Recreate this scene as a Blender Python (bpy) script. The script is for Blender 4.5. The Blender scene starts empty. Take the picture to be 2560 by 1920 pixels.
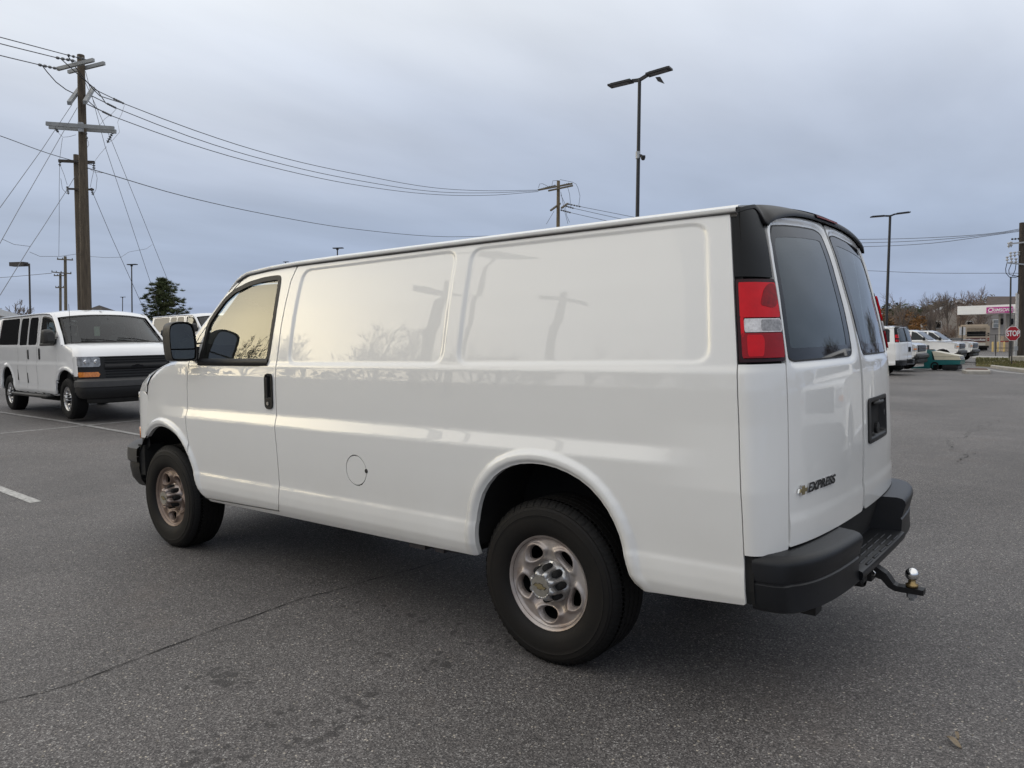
import bpy, math, random
import numpy as np
from mathutils import Vector, Matrix
R_ = random.Random(7)
pi = math.pi
C = bpy.context.scene.collection
sc = bpy.context.scene

# ------------------------------------------------------------------ camera, sky, sun
CAM = np.array([-2.0088, 3.6926, 1.4890]); YAW, PITCH, ROLL, FPX = -0.895842, -0.059221, -0.018762, 1894.105
_f = np.array([math.cos(PITCH)*math.cos(YAW), math.cos(PITCH)*math.sin(YAW), math.sin(PITCH)])
_r = np.cross(_f, [0, 0, 1.]); _r /= np.linalg.norm(_r); _u = np.cross(_r, _f)
_c, _s = math.cos(ROLL), math.sin(ROLL)
RT, UP = _c*_r+_s*_u, -_s*_r+_c*_u
def at(px, py, depth):
    "world point seen at pixel (px, py) of the 2560x1920 photograph, depth metres in front of the lens"
    return CAM+depth*(_f+(px-1280)/FPX*RT-(py-960)/FPX*UP)
cam = bpy.data.cameras.new('camera'); co = bpy.data.objects.new('camera', cam); C.objects.link(co)
co.matrix_world = Matrix(((RT[0], UP[0], -_f[0], CAM[0]), (RT[1], UP[1], -_f[1], CAM[1]), (RT[2], UP[2], -_f[2], CAM[2]), (0, 0, 0, 1)))
cam.sensor_width = 36; cam.lens = 36*FPX/2560; cam.clip_start = .05; cam.clip_end = 3000
sc.camera = co
SUN_AZ, SUN_EL = math.radians(31), math.radians(8)
SUND = Vector((math.cos(SUN_EL)*math.cos(SUN_AZ), math.cos(SUN_EL)*math.sin(SUN_AZ), math.sin(SUN_EL)))
sc.view_settings.view_transform = 'Standard'; sc.view_settings.look = 'None'; sc.view_settings.exposure = 0.13; sc.view_settings.gamma = 1
W = bpy.data.worlds.new('World'); sc.world = W; W.use_nodes = True
def world():
    nt = W.node_tree; N = nt.nodes; L = nt.links; N.clear()
    out = N.new('ShaderNodeOutputWorld'); bg = N.new('ShaderNodeBackground'); bg.inputs[1].default_value = .1
    sky = N.new('ShaderNodeTexSky'); sky.sky_type = 'NISHITA'; sky.sun_disc = False
    sky.sun_elevation = SUN_EL; sky.sun_rotation = pi/2-SUN_AZ; sky.dust_density = 2
    tc = N.new('ShaderNodeTexCoord'); sep = N.new('ShaderNodeSeparateXYZ'); L.new(tc.outputs['Generated'], sep.inputs[0])
    def m(op, a, b=None, c=None, cl=False):
        n = N.new('ShaderNodeMath'); n.operation = op; n.use_clamp = cl
        for i, v in enumerate((a, b, c)):
            if v is None: continue
            if isinstance(v, (int, float)): n.inputs[i].default_value = v
            else: L.new(v, n.inputs[i])
        return n.outputs[0]
    z = m('MAXIMUM', sep.outputs[2], 0.0)
    # clouds lie on a high flat layer: project the direction on it
    den = m('ADD', z, .10)
    comb = N.new('ShaderNodeCombineXYZ'); L.new(m('DIVIDE', sep.outputs[0], den), comb.inputs[0]); L.new(m('DIVIDE', sep.outputs[1], den), comb.inputs[1])
    mp = N.new('ShaderNodeMapping'); mp.inputs['Rotation'].default_value = (0, 0, .9); mp.inputs['Scale'].default_value = (.55, .26, 1); L.new(comb.outputs[0], mp.inputs[0])
    no = N.new('ShaderNodeTexNoise'); no.inputs['Scale'].default_value = .9; no.inputs['Detail'].default_value = 7; no.inputs['Roughness'].default_value = .52; no.inputs['Distortion'].default_value = .5
    L.new(mp.outputs[0], no.inputs['Vector'])
    # height ramp of the overcast sheet
    rp = N.new('ShaderNodeValToRGB'); cr = rp.color_ramp; cr.interpolation = 'B_SPLINE'
    st = [(0, (.36, .435, .605)), (.06, (.345, .42, .58)), (.14, (.37, .44, .575)), (.23, (.47, .53, .655)), (.32, (.64, .69, .785)), (.40, (.78, .82, .88)), (.60, (1.02, 1.05, 1.07)), (1, (1.22, 1.23, 1.22))]
    cr.elements[0].position, cr.elements[1].position = 0, 1
    cr.elements[0].color = (*st[0][1], 1); cr.elements[1].color = (*st[-1][1], 1)
    for p, c in st[1:-1]:
        e = cr.elements.new(p); e.color = (*c, 1)
    zz = m('ADD', z, m('MULTIPLY', m('SUBTRACT', no.outputs[0], .5), m('ADD', m('MULTIPLY', z, .55), .07)))
    # the sheet thins towards the sun side of the sky
    dot = N.new('ShaderNodeVectorMath'); dot.operation = 'DOT_PRODUCT'; L.new(tc.outputs['Generated'], dot.inputs[0]); dot.inputs[1].default_value = SUND
    d = m('MAXIMUM', dot.outputs['Value'], 0.0)
    zz = m('ADD', zz, m('MULTIPLY', m('POWER', d, 2.5), .10))
    L.new(zz, rp.inputs[0])
    n2 = N.new('ShaderNodeTexNoise'); n2.inputs['Scale'].default_value = 2.6; n2.inputs['Detail'].default_value = 6; L.new(mp.outputs[0], n2.inputs['Vector'])
    streak = m('ADD', m('MULTIPLY', m('SUBTRACT', n2.outputs[0], .5), .46), 1.0)
    def vm(op, a, b):
        n = N.new('ShaderNodeVectorMath'); n.operation = op
        if isinstance(a, tuple): n.inputs[0].default_value = a
        else: L.new(a, n.inputs[0])
        if op == 'SCALE':
            if isinstance(b, (int, float)): n.inputs['Scale'].default_value = b
            else: L.new(b, n.inputs['Scale'])
        elif isinstance(b, tuple): n.inputs[1].default_value = b
        else: L.new(b, n.inputs[1])
        return n.outputs[0]
    cloud = vm('SCALE', rp.outputs[0], streak)
    glow = vm('ADD', vm('SCALE', (1.0, .90, .66), m('MULTIPLY', m('POWER', d, 16), GLOW[0])), vm('SCALE', (1.0, .82, .42), m('MULTIPLY', m('POWER', d, 90), GLOW[1])))
    glow = vm('SCALE', glow, m('ADD', m('MULTIPLY', m('SUBTRACT', no.outputs[0], .5), 1.2), 1.0))
    cloud = vm('SCALE', vm('ADD', cloud, glow), 10.0)
    mix = N.new('ShaderNodeMixRGB'); mix.inputs[0].default_value = .93; L.new(sky.outputs[0], mix.inputs[1]); L.new(cloud, mix.inputs[2])
    L.new(mix.outputs[0], bg.inputs[0]); L.new(bg.outputs[0], out.inputs[0])
GLOW = (.95, 4.0)
world()
sl = bpy.data.lights.new('sun', 'SUN'); sl.energy = .5; sl.angle = math.radians(70); sl.color = (1, .88, .68)
so = bpy.data.objects.new('sun', sl); C.objects.link(so); so.rotation_euler = SUND.to_track_quat('Z', 'Y').to_euler()

# ------------------------------------------------------------------ materials
MATS = {}
def nodemat(name):
    m = bpy.data.materials.new(name); m.use_nodes = True; MATS[name] = m
    nt = m.node_tree; b = nt.nodes['Principled BSDF']; return m, nt, b
def mat(name, col, rough=.5, metal=0, coat=0, noise=0, nscale=20, bump=0, bscale=60, spec=.5, col2=None, emit=None, croug=.03, stretch=None, dist=.002):
    if name in MATS: return MATS[name]
    m, nt, b = nodemat(name); N = nt.nodes; L = nt.links
    b.inputs['Base Color'].default_value = (*col, 1); b.inputs['Roughness'].default_value = rough; b.inputs['Metallic'].default_value = metal
    b.inputs['Coat Weight'].default_value = coat; b.inputs['Coat Roughness'].default_value = croug; b.inputs['Specular IOR Level'].default_value = spec
    tc = N.new('ShaderNodeTexCoord'); src = tc.outputs['Object']
    if stretch:
        mp = N.new('ShaderNodeMapping'); mp.inputs['Scale'].default_value = stretch; L.new(src, mp.inputs[0]); src = mp.outputs[0]
    if noise:
        n = N.new('ShaderNodeTexNoise'); n.inputs['Scale'].default_value = nscale; n.inputs['Detail'].default_value = 6; n.inputs['Roughness'].default_value = .6; L.new(src, n.inputs['Vector'])
        r = N.new('ShaderNodeMapRange'); r.inputs[1].default_value = .3; r.inputs[2].default_value = .7; L.new(n.outputs[0], r.inputs[0])
        mx = N.new('ShaderNodeMixRGB'); L.new(r.outputs[0], mx.inputs[0])
        c2 = col2 or tuple(c*(1-noise) for c in col)
        mx.inputs[1].default_value = (*col, 1); mx.inputs[2].default_value = (*c2, 1); L.new(mx.outputs[0], b.inputs['Base Color'])
    if bump:
        n = N.new('ShaderNodeTexNoise'); n.inputs['Scale'].default_value = bscale; n.inputs['Detail'].default_value = 4; L.new(src, n.inputs['Vector'])
        bp = N.new('ShaderNodeBump'); bp.inputs['Strength'].default_value = bump; bp.inputs['Distance'].default_value = dist; L.new(n.outputs[0], bp.inputs['Height']); L.new(bp.outputs[0], b.inputs['Normal'])
    if emit: b.inputs['Emission Color'].default_value = (*emit[0], 1); b.inputs['Emission Strength'].default_value = emit[1]
    return m
def paint_mat(name='white_paint', dirt=1.0):
    m, nt, b = nodemat(name); N = nt.nodes; L = nt.links
    b.inputs['Roughness'].default_value = .35; b.inputs['Coat Weight'].default_value = 1; b.inputs['Coat Roughness'].default_value = .012; b.inputs['Coat IOR'].default_value = 1.55
    tc = N.new('ShaderNodeTexCoord')
    n = N.new('ShaderNodeTexNoise'); n.inputs['Scale'].default_value = 2.2; n.inputs['Detail'].default_value = 8; n.inputs['Roughness'].default_value = .65; L.new(tc.outputs['Object'], n.inputs['Vector'])
    sep = N.new('ShaderNodeSeparateXYZ'); L.new(tc.outputs['Object'], sep.inputs[0])
    low = N.new('ShaderNodeMapRange'); low.inputs[1].default_value = .85; low.inputs[2].default_value = .40; low.inputs[3].default_value = .10; low.inputs[4].default_value = .55*dirt; L.new(sep.outputs[2], low.inputs[0])
    mu = N.new('ShaderNodeMath'); mu.operation = 'MULTIPLY_ADD'; L.new(n.outputs[0], mu.inputs[0]); L.new(low.outputs[0], mu.inputs[1]); mu.inputs[2].default_value = .03
    mx = N.new('ShaderNodeMixRGB'); mx.inputs[1].default_value = (.86, .86, .845, 1); mx.inputs[2].default_value = (.50, .46, .40, 1); L.new(mu.outputs[0], mx.inputs[0])
    # small road-tar specks low down
    v = N.new('ShaderNodeTexVoronoi'); v.inputs['Scale'].default_value = 110; L.new(tc.outputs['Object'], v.inputs['Vector'])
    n3 = N.new('ShaderNodeTexNoise'); n3.inputs['Scale'].default_value = 9; L.new(tc.outputs['Object'], n3.inputs['Vector'])
    cut = N.new('ShaderNodeMapRange'); cut.inputs[1].default_value = .60; cut.inputs[2].default_value = .40; cut.inputs[3].default_value = -.2; cut.inputs[4].default_value = .26*dirt; L.new(sep.outputs[2], cut.inputs[0])
    c2 = N.new('ShaderNodeMath'); c2.operation = 'MULTIPLY'; L.new(cut.outputs[0], c2.inputs[0]); L.new(n3.outputs[0], c2.inputs[1])
    lt = N.new('ShaderNodeMath'); lt.operation = 'LESS_THAN'; L.new(v.outputs['Distance'], lt.inputs[0]); L.new(c2.outputs[0], lt.inputs[1])
    mx2 = N.new('ShaderNodeMixRGB'); L.new(lt.outputs[0], mx2.inputs[0]); L.new(mx.outputs[0], mx2.inputs[1]); mx2.inputs[2].default_value = (.10, .085, .07, 1)
    L.new(mx2.outputs[0], b.inputs['Base Color'])
    bn = N.new('ShaderNodeTexNoise'); bn.inputs['Scale'].default_value = 3.5; bn.inputs['Detail'].default_value = 1; L.new(tc.outputs['Object'], bn.inputs['Vector'])
    bp = N.new('ShaderNodeBump'); bp.inputs['Strength'].default_value = .16; bp.inputs['Distance'].default_value = .004; L.new(bn.outputs[0], bp.inputs['Height'])
    L.new(bp.outputs[0], b.inputs['Coat Normal']); L.new(bp.outputs[0], b.inputs['Normal'])
    return m
def glass_mat(name, tint=(.8, .85, .82), dust_light=0.0, dust_light_col=(.3, .3, .3), wav=0.0, refl=1.0):
    m = bpy.data.materials.new(name); m.use_nodes = True; nt = m.node_tree; N = nt.nodes; L = nt.links; N.clear(); MATS[name] = m
    out = N.new('ShaderNodeOutputMaterial'); tr = N.new('ShaderNodeBsdfTransparent'); tr.inputs[0].default_value = (*tint, 1)
    gl = N.new('ShaderNodeBsdfGlossy'); gl.inputs['Roughness'].default_value = .01; gl.inputs[0].default_value = (.96, .98, 1, 1)
    fr = N.new('ShaderNodeFresnel'); fr.inputs[0].default_value = 1.55
    mm = N.new('ShaderNodeMath'); mm.operation = 'MULTIPLY'; mm.use_clamp = True; L.new(fr.outputs[0], mm.inputs[0]); mm.inputs[1].default_value = 1.7*refl
    base = tr.outputs[0]
    if dust_light:
        df = N.new('ShaderNodeBsdfDiffuse'); df.inputs[0].default_value = (*dust_light_col, 1); ms = N.new('ShaderNodeMixShader'); ms.inputs[0].default_value = dust_light
        L.new(tr.outputs[0], ms.inputs[1]); L.new(df.outputs[0], ms.inputs[2]); base = ms.outputs[0]
    mx = N.new('ShaderNodeMixShader'); L.new(mm.outputs[0], mx.inputs[0]); L.new(base, mx.inputs[1]); L.new(gl.outputs[0], mx.inputs[2])
    if wav:
        tc = N.new('ShaderNodeTexCoord'); bn = N.new('ShaderNodeTexNoise'); bn.inputs['Scale'].default_value = 5; L.new(tc.outputs['Object'], bn.inputs['Vector'])
        bp = N.new('ShaderNodeBump'); bp.inputs['Strength'].default_value = wav; bp.inputs['Distance'].default_value = .004; L.new(bn.outputs[0], bp.inputs['Height']); L.new(bp.outputs[0], gl.inputs['Normal']); L.new(bp.outputs[0], fr.inputs['Normal'])
    L.new(mx.outputs[0], out.inputs[0]); return m

WHITE = paint_mat('white_paint', 1.0)
WHITE2 = mat('white_truck_paint', (.87, .87, .87), .3, coat=1, noise=.05, nscale=3)
BLKP = mat('black_plastic', (.014, .014, .015), .48, spec=.35, noise=.3, nscale=30, bump=.25, bscale=500, dist=.0008)
BUMPER = mat('bumper_plastic', (.0105, .0115, .014), .40, spec=.4, noise=.35, nscale=9, bump=.3, bscale=420, dist=.0008)
BLKG = mat('gloss_black', (.005, .0055, .007), .25, spec=.22, coat=0, noise=.2, nscale=8)
SEAL = mat('rubber_seal', (.020, .019, .018), .55, noise=.2, nscale=30)
DARK = mat('underbody_dark', (.008, .008, .008), .9, noise=.4, nscale=8)
UNDER = mat('undercoat', (.02, .019, .018), .8, noise=.5, nscale=10, bump=.4, bscale=40)
TYRE = mat('tyre_rubber', (.007, .007, .0072), .7, spec=.25, noise=.35, nscale=12, bump=.25, bscale=120, dist=.001)
TYREW = mat('tyre_sidewall', (.0065, .0063, .0063), .66, spec=.28, noise=.6, nscale=5, col2=(.011, .009, .0078), bump=.2, bscale=90, dist=.001)
STEELW = mat('dusty_steel_rim', (.56, .53, .51), .40, metal=.55, noise=.5, nscale=4.5, col2=(.27, .205, .175), bump=.08, bscale=80)
STEELF = mat('brake_dust_rim', (.30, .23, .19), .45, metal=.45, noise=.5, nscale=6, col2=(.19, .135, .105), bump=.08, bscale=80)
STEELC = mat('clean_steel_rim', (.62, .62, .63), .28, metal=.8, noise=.2, nscale=6)
CAPM = mat('brushed_hub_cap', (.60, .60, .60), .33, metal=.85, noise=.35, nscale=14, bump=.1, bscale=200)
CHROME = mat('chrome', (.85, .85, .85), .06, metal=1, noise=.05, nscale=10)
GOLD = mat('gold_emblem', (.36, .30, .17), .35, metal=.6, noise=.2, nscale=60)
REDL = mat('red_lens', (.74, .0, .010), .3, spec=.3, coat=0, noise=.4, nscale=14, col2=(.56, .0, .008), bump=.35, bscale=260, dist=.001)
REDD = mat('deep_red_lens', (.36, .0, .008), .25, spec=.3, coat=0, noise=.3, nscale=10, bump=.1, bscale=60)
REDF = mat('maroon_lamp_frame', (.030, .002, .005), .2, spec=.3, coat=0, noise=.3, nscale=20)
WHTL = mat('reverse_lens', (.88, .86, .86), .2, coat=.4, noise=.5, nscale=60, col2=(.55, .53, .53), bump=.5, bscale=260, dist=.001)
AMBER = mat('amber_lens', (.85, .28, .03), .18, coat=1, noise=.5, nscale=25, col2=(.45, .12, .01))
HEADL = mat('headlamp_lens', (.14, .145, .15), .08, coat=1, noise=.6, nscale=14, col2=(.42, .43, .45))
TINT = mat('tinted_glass', (.008, .009, .010), .03, spec=.45, croug=.01, noise=.2, nscale=2)
FRIT = mat('black_glass_border', (.008, .009, .012), .04, spec=.4, coat=0, croug=.01, noise=.2, nscale=2)
GLASS = glass_mat('side_glass', (.74, .82, .77), dust_light=.05, dust_light_col=(.4, .4, .36), wav=.14, refl=.72)
WSG = glass_mat('windscreen_glass', (.50, .56, .56), dust_light=.015, refl=.62)
RGLASS = glass_mat('rear_glass', (.30, .34, .34), dust_light=.26, dust_light_col=(.085, .12, .12), wav=.15, refl=.62)  # teal diffuse share paints in the dim cargo-bay light behind the glass
MIRG = mat('mirror_glass', (.55, .58, .60), .03, metal=1, noise=.02)
SEATM = mat('grey_cloth', (.10, .098, .095), .9, noise=.3, nscale=60)
DASHM = mat('dash_plastic', (.06, .058, .056), .6, noise=.2, nscale=20)
WALLI = mat('cargo_liner', (.30, .31, .31), .7, noise=.3, nscale=4)
PIPEG = mat('galvanised_steel', (.42, .43, .44), .45, metal=.6, noise=.3, nscale=5)
GALV = mat('crossarm_grey', (.33, .34, .34), .6, noise=.25, nscale=4)
POLEB = mat('black_pole_paint', (.012, .012, .014), .45, noise=.3, nscale=3)
BRONZE = mat('bronze_pole_paint', (.055, .048, .044), .55, noise=.3, nscale=3)
WIRE = mat('wire_grey', (.055, .055, .06), .6, noise=.2, nscale=3)
GUY = mat('guy_steel', (.16, .16, .17), .5, metal=.3, noise=.2, nscale=3)
CERAM = mat('insulator_grey', (.10, .105, .11), .4, noise=.3, nscale=20)
PORC = mat('insulator_pale', (.50, .50, .50), .4, noise=.4, nscale=10)
WOODP = mat('pole_wood', (.125, .098, .068), .85, noise=.65, nscale=3, col2=(.05, .038, .027), stretch=(5, 5, .5), bump=.5, bscale=12, dist=.01)
WOODD = mat('dark_pole_wood', (.060, .047, .038), .85, noise=.55, nscale=3, stretch=(5, 5, .6), bump=.5, bscale=12, dist=.01)
WOODG = mat('weathered_pole_wood', (.16, .135, .095), .85, noise=.4, nscale=3, stretch=(5, 5, .6))

# ------------------------------------------------------------------ mesh helpers
def mesh_obj(name, V, F, m, parent=None, smooth=True, flat_from=None):
    me = bpy.data.meshes.new(name); me.from_pydata([tuple(map(float, v)) for v in V], [], F); me.materials.append(m)
    if smooth:
        me.polygons.foreach_set('use_smooth', [True]*len(me.polygons))
    me.update(); o = bpy.data.objects.new(name, me); C.objects.link(o)
    if parent is not None: o.parent = parent
    return o
def text_mesh(name, body, size, m, parent, loc, rot, shear=0, ex=.002, off=0.0, scale=(1, 1, 1), center=False, space=1.0):
    cu = bpy.data.curves.new(name, 'FONT'); cu.body = body; cu.size = size; cu.shear = shear; cu.extrude = ex; cu.offset = off; cu.space_character = space
    if center: cu.align_x = 'CENTER'; cu.align_y = 'CENTER'
    t = bpy.data.objects.new('tmp', cu); C.objects.link(t); bpy.context.view_layer.update()
    me = bpy.data.meshes.new_from_object(t.evaluated_get(bpy.context.evaluated_depsgraph_get())); bpy.data.objects.remove(t)
    me.materials.clear(); me.materials.append(m); o = bpy.data.objects.new(name, me); C.objects.link(o); o.parent = parent; o.location = tuple(map(float, loc)); o.rotation_euler = rot; o.scale = scale; return o
def tag(o, label=None, cat=None, group=None, kind=None):
    if label: o['label'] = label
    if cat: o['category'] = cat
    if group: o['group'] = group
    if kind: o['kind'] = kind
    return o
def empty(name, loc, label, cat, group=None, rot=(0, 0, 0)):
    o = bpy.data.objects.new(name, None); C.objects.link(o); o.location = tuple(map(float, loc)); o.rotation_euler = rot; o.empty_display_size = .2
    return tag(o, label, cat, group)
def copy_tree(o, parent=None):
    c = o.copy(); C.objects.link(c); c.parent = parent
    for ch in list(o.children): copy_tree(ch, c)
    return c
class MB:
    def __init__(s): s.V = []; s.F = []
    def add(s, V, F):
        n = len(s.V); s.V += [tuple(map(float, v)) for v in V]; s.F += [tuple(i+n for i in f) for f in F]; return s
    def box(s, x0, x1, y0, y1, z0, z1, bev=0.0):
        if bev <= 0:
            V = [(x, y, z) for x in (x0, x1) for y in (y0, y1) for z in (z0, z1)]
            return s.add(V, [(0, 1, 3, 2), (4, 6, 7, 5), (0, 4, 5, 1), (2, 3, 7, 6), (0, 2, 6, 4), (1, 5, 7, 3)])
        b = min(bev, (x1-x0)/2.01, (y1-y0)/2.01, (z1-z0)/2.01)
        # chamfered box: rings of 8 vertices
        rings = []
        for z, i in ((z0, b), (z0+b, 0), (z1-b, 0), (z1, b)):
            rings.append([(x0+b+i*.0, y0+i, z), (x1-b, y0+i, z), (x1-i, y0+b, z), (x1-i, y1-b, z), (x1-b, y1-i, z), (x0+b, y1-i, z), (x0+i, y1-b, z), (x0+i, y0+b, z)])
        V = [v for r in rings for v in r]; F = [tuple(range(7, -1, -1)), tuple(range(24, 32))]
        for k in range(3):
            for j in range(8): F.append((8*k+j, 8*k+(j+1) % 8, 8*k+8+(j+1) % 8, 8*k+8+j))
        return s.add(V, F)
    def tube(s, pts, r, n=6, cap=True):
        pts = [np.array(p, float) for p in pts]; rr = r if hasattr(r, '__len__') else [r]*len(pts); base = len(s.V); V = []; pr = None
        for i, p in enumerate(pts):
            t = (pts[min(i+1, len(pts)-1)]-pts[max(i-1, 0)]); t = t/(np.linalg.norm(t)+1e-12)
            if pr is None: a = np.cross(t, [0, 0, 1.]) if abs(t[2]) < .9 else np.cross(t, [1., 0, 0])
            else: a = pr-t*(pr@t)
            a /= np.linalg.norm(a)+1e-12; pr = a; b = np.cross(t, a)
            for k in range(n):
                w = 2*pi*k/n; V.append(p+rr[i]*(math.cos(w)*a+math.sin(w)*b))
        F = []
        for i in range(len(pts)-1):
            for k in range(n): F.append((i*n+k, i*n+(k+1) % n, (i+1)*n+(k+1) % n, (i+1)*n+k))
        if cap: F += [tuple(range(n-1, -1, -1)), tuple((len(pts)-1)*n+k for k in range(n))]
        return s.add(V, F)
    def obox(s, c, ax, ay, az):
        "oriented box: centre and three half-axis vectors"
        c, ax, ay, az = map(lambda v: np.array(v, float), (c, ax, ay, az))
        V = [c+i*ax+j*ay+k*az for i in (-1, 1) for j in (-1, 1) for k in (-1, 1)]
        return s.add(V, [(0, 1, 3, 2), (4, 6, 7, 5), (0, 4, 5, 1), (2, 3, 7, 6), (0, 2, 6, 4), (1, 5, 7, 3)])
    def beam(s, a, b, w, h, up=(0, 0, 1)):
        a, b = np.array(a, float), np.array(b, float); t = b-a; l = np.linalg.norm(t); t /= l; sd = np.cross(t, up); sd /= np.linalg.norm(sd)+1e-9; u = np.cross(sd, t)
        return s.obox((a+b)/2, t*l/2, sd*w/2, u*h/2)
    def lathe(s, prof, n=48, axis='y', c=(0, 0, 0), close=False):
        V = []; m = len(prof)
        for k in range(n):
            w = 2*pi*k/n
            for r, h in prof:
                if axis == 'y': V.append((c[0]+r*math.cos(w), c[1]+h, c[2]+r*math.sin(w)))
                elif axis == 'z': V.append((c[0]+r*math.cos(w), c[1]+r*math.sin(w), c[2]+h))
                else: V.append((c[0]+h, c[1]+r*math.cos(w), c[2]+r*math.sin(w)))
        F = []
        for k in range(n):
            a, b = k*m, ((k+1) % n)*m
            for i in range(m-1+(1 if close else 0)): F.append((a+i, a+(i+1) % m, b+(i+1) % m, b+i))
        return s.add(V, F)
    def prism(s, poly, y0, y1):
        "polygon in (x, z) extruded from y0 to y1"
        n = len(poly); V = [(x, y0, z) for x, z in poly]+[(x, y1, z) for x, z in poly]
        F = [tuple(range(n-1, -1, -1)), tuple(range(n, 2*n))]+[(i, (i+1) % n, n+(i+1) % n, n+i) for i in range(n)]
        return s.add(V, F)
    def grid(s, P, flip=False):
        nu, nv = len(P), len(P[0]); V = [q for row in P for q in row]; F = []
        for i in range(nu-1):
            for j in range(nv-1):
                f = (i*nv+j, (i+1)*nv+j, (i+1)*nv+j+1, i*nv+j+1); F.append(f[::-1] if flip else f)
        return s.add(V, F)
    def build(s, name, m, parent=None, smooth=False, auto=None):
        o = mesh_obj(name, s.V, s.F, m, parent, smooth)
        if auto is not None:
            o.data.polygons.foreach_set('use_smooth', [True]*len(o.data.polygons))
            try: o.data.set_sharp_from_angle(angle=math.radians(auto))
            except Exception: pass
        return o
def chaikin(P, n=2, closed=True):
    P = [np.array(p, float) for p in P]
    for _ in range(n):
        Q = []
        for i in range(len(P)):
            a, b = P[i], P[(i+1) % len(P)]; Q += [a*.75+b*.25, a*.25+b*.75]
        P = Q
    return [tuple(p) for p in P]
def rnd(P, r, n=5):
    P = [np.array(p, float) for p in P]; Q = []; m = len(P)
    for i in range(m):
        a, b, c = P[i-1], P[i], P[(i+1) % m]; u, v = a-b, c-b; lu, lv = np.linalg.norm(u), np.linalg.norm(v); ru, rv = min(r, lu*.49), min(r, lv*.49)
        p0, p2 = b+u/lu*ru, b+v/lv*rv
        for k in range(n+1):
            t = k/n; Q.append(tuple(p0*(1-t)**2+b*2*t*(1-t)+p2*t*t))
    return Q
def polysdf(poly, x, y):
    "signed distance, negative inside; arrays"
    P = np.array(poly, float); Q = np.roll(P, -1, 0); d = np.full(x.shape, 1e9); ins = np.zeros(x.shape, bool)
    for (ax, ay), (bx, by) in zip(P, Q):
        ex, ey = bx-ax, by-ay; wx, wy = x-ax, y-ay; t = np.clip((wx*ex+wy*ey)/(ex*ex+ey*ey+1e-12), 0, 1)
        d = np.minimum(d, (wx-ex*t)**2+(wy-ey*t)**2)
        c = ((ay > y) != (by > y)) & (x < (bx-ax)*(y-ay)/((by-ay) if by != ay else 1e-12)+ax); ins ^= c
    d = np.sqrt(d); return np.where(ins, -d, d)
def patch(name, ur, vr, du, dv, sdf, fmap, m, parent=None, flip=False, skirt=None, mirror=False, smooth=True):
    nu = max(2, int((ur[1]-ur[0])/du)+1); nv = max(2, int((vr[1]-vr[0])/dv)+1)
    u = np.linspace(*ur, nu); v = np.linspace(*vr, nv); U, Vv = np.meshgrid(u, v, indexing='ij')
    S = sdf(U.ravel(), Vv.ravel()).reshape(U.shape); S = np.where(np.abs(S) < 1e-7, 1e-7, S)
    pu, pv, F = [], [], []; vid = {}
    def vert(i, j):
        k = (i, j)
        if k not in vid: vid[k] = len(pu); pu.append(u[i]); pv.append(v[j])
        return vid[k]
    def evert(a, b):
        k = (a, b) if a < b else (b, a)
        if k not in vid:
            sa, sb = S[a], S[b]; t = sa/(sa-sb); vid[k] = len(pu); pu.append(u[a[0]]*(1-t)+u[b[0]]*t); pv.append(v[a[1]]*(1-t)+v[b[1]]*t)
        return vid[k]
    ins = S < 0; cnt = ins[:-1, :-1].astype(int)+ins[1:, :-1]+ins[1:, 1:]+ins[:-1, 1:]
    for i, j in zip(*np.nonzero(cnt)):
        i, j = int(i), int(j); c = [(i, j), (i+1, j), (i+1, j+1), (i, j+1)]
        if cnt[i, j] == 4: F.append(tuple(vert(*q) for q in c)); continue
        f = []
        for k in range(4):
            a, b = c[k], c[(k+1) % 4]
            if ins[a]: f.append(vert(*a))
            if ins[a] != ins[b]: f.append(evert(a, b))
        if len(f) >= 3: F.append(tuple(f))
    pu, pv = np.array(pu), np.array(pv); P = fmap(pu, pv)
    if skirt is not None:
        ed = {}
        for f in F:
            for k in range(len(f)):
                a, b = f[k], f[(k+1) % len(f)]
                if (b, a) in ed: del ed[(b, a)]
                else: ed[(a, b)] = 1
        D = np.array(skirt(pu, pv)) if callable(skirt) else np.tile(np.array(skirt, float), (len(pu), 1))
        mp, mq = {}, {}; ext = []
        def a_(i):
            if i not in mp: mp[i] = len(P)+len(ext); ext.append(P[i])
            return mp[i]
        def b_(i):
            if i not in mq: mq[i] = len(P)+len(ext); ext.append(P[i]+D[i])
            return mq[i]
        for a, b in ed: F.append((b_(a), b_(b), a_(b), a_(a)))
        if ext: P = np.vstack([P, np.array(ext)])
    if flip: F = [f[::-1] for f in F]
    if mirror: P = P*np.array([1, -1, 1]); F = [f[::-1] for f in F]
    return mesh_obj(name, P, F, m, parent, smooth)
def sstep(a, b, x):
    t = np.clip((x-a)/(b-a), 0, 1); return t*t*(3-2*t)

# ------------------------------------------------------------------ ground
GA, GB = .0145, .0105
def G(x, y):
    r = math.hypot((x-1.7), y); w = float(sstep(4.0, 12.0, r)); return w*(GA*(x-1.7)+GB*y)
TILT = (GB, -GA, 0)
def gp(px, py, depth):
    p = at(px, py, depth); return np.array([p[0], p[1], G(p[0], p[1])])
def gpix(px, py):
    "where the view ray through the pixel meets the ground"
    lo, hi = 1.0, 400.0; o = at(px, py, 1)-CAM
    for _ in range(60):
        mid = (lo+hi)/2; p = CAM+o*mid
        if p[2] > G(p[0], p[1]): lo = mid
        else: hi = mid
    return CAM+o*lo

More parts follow.
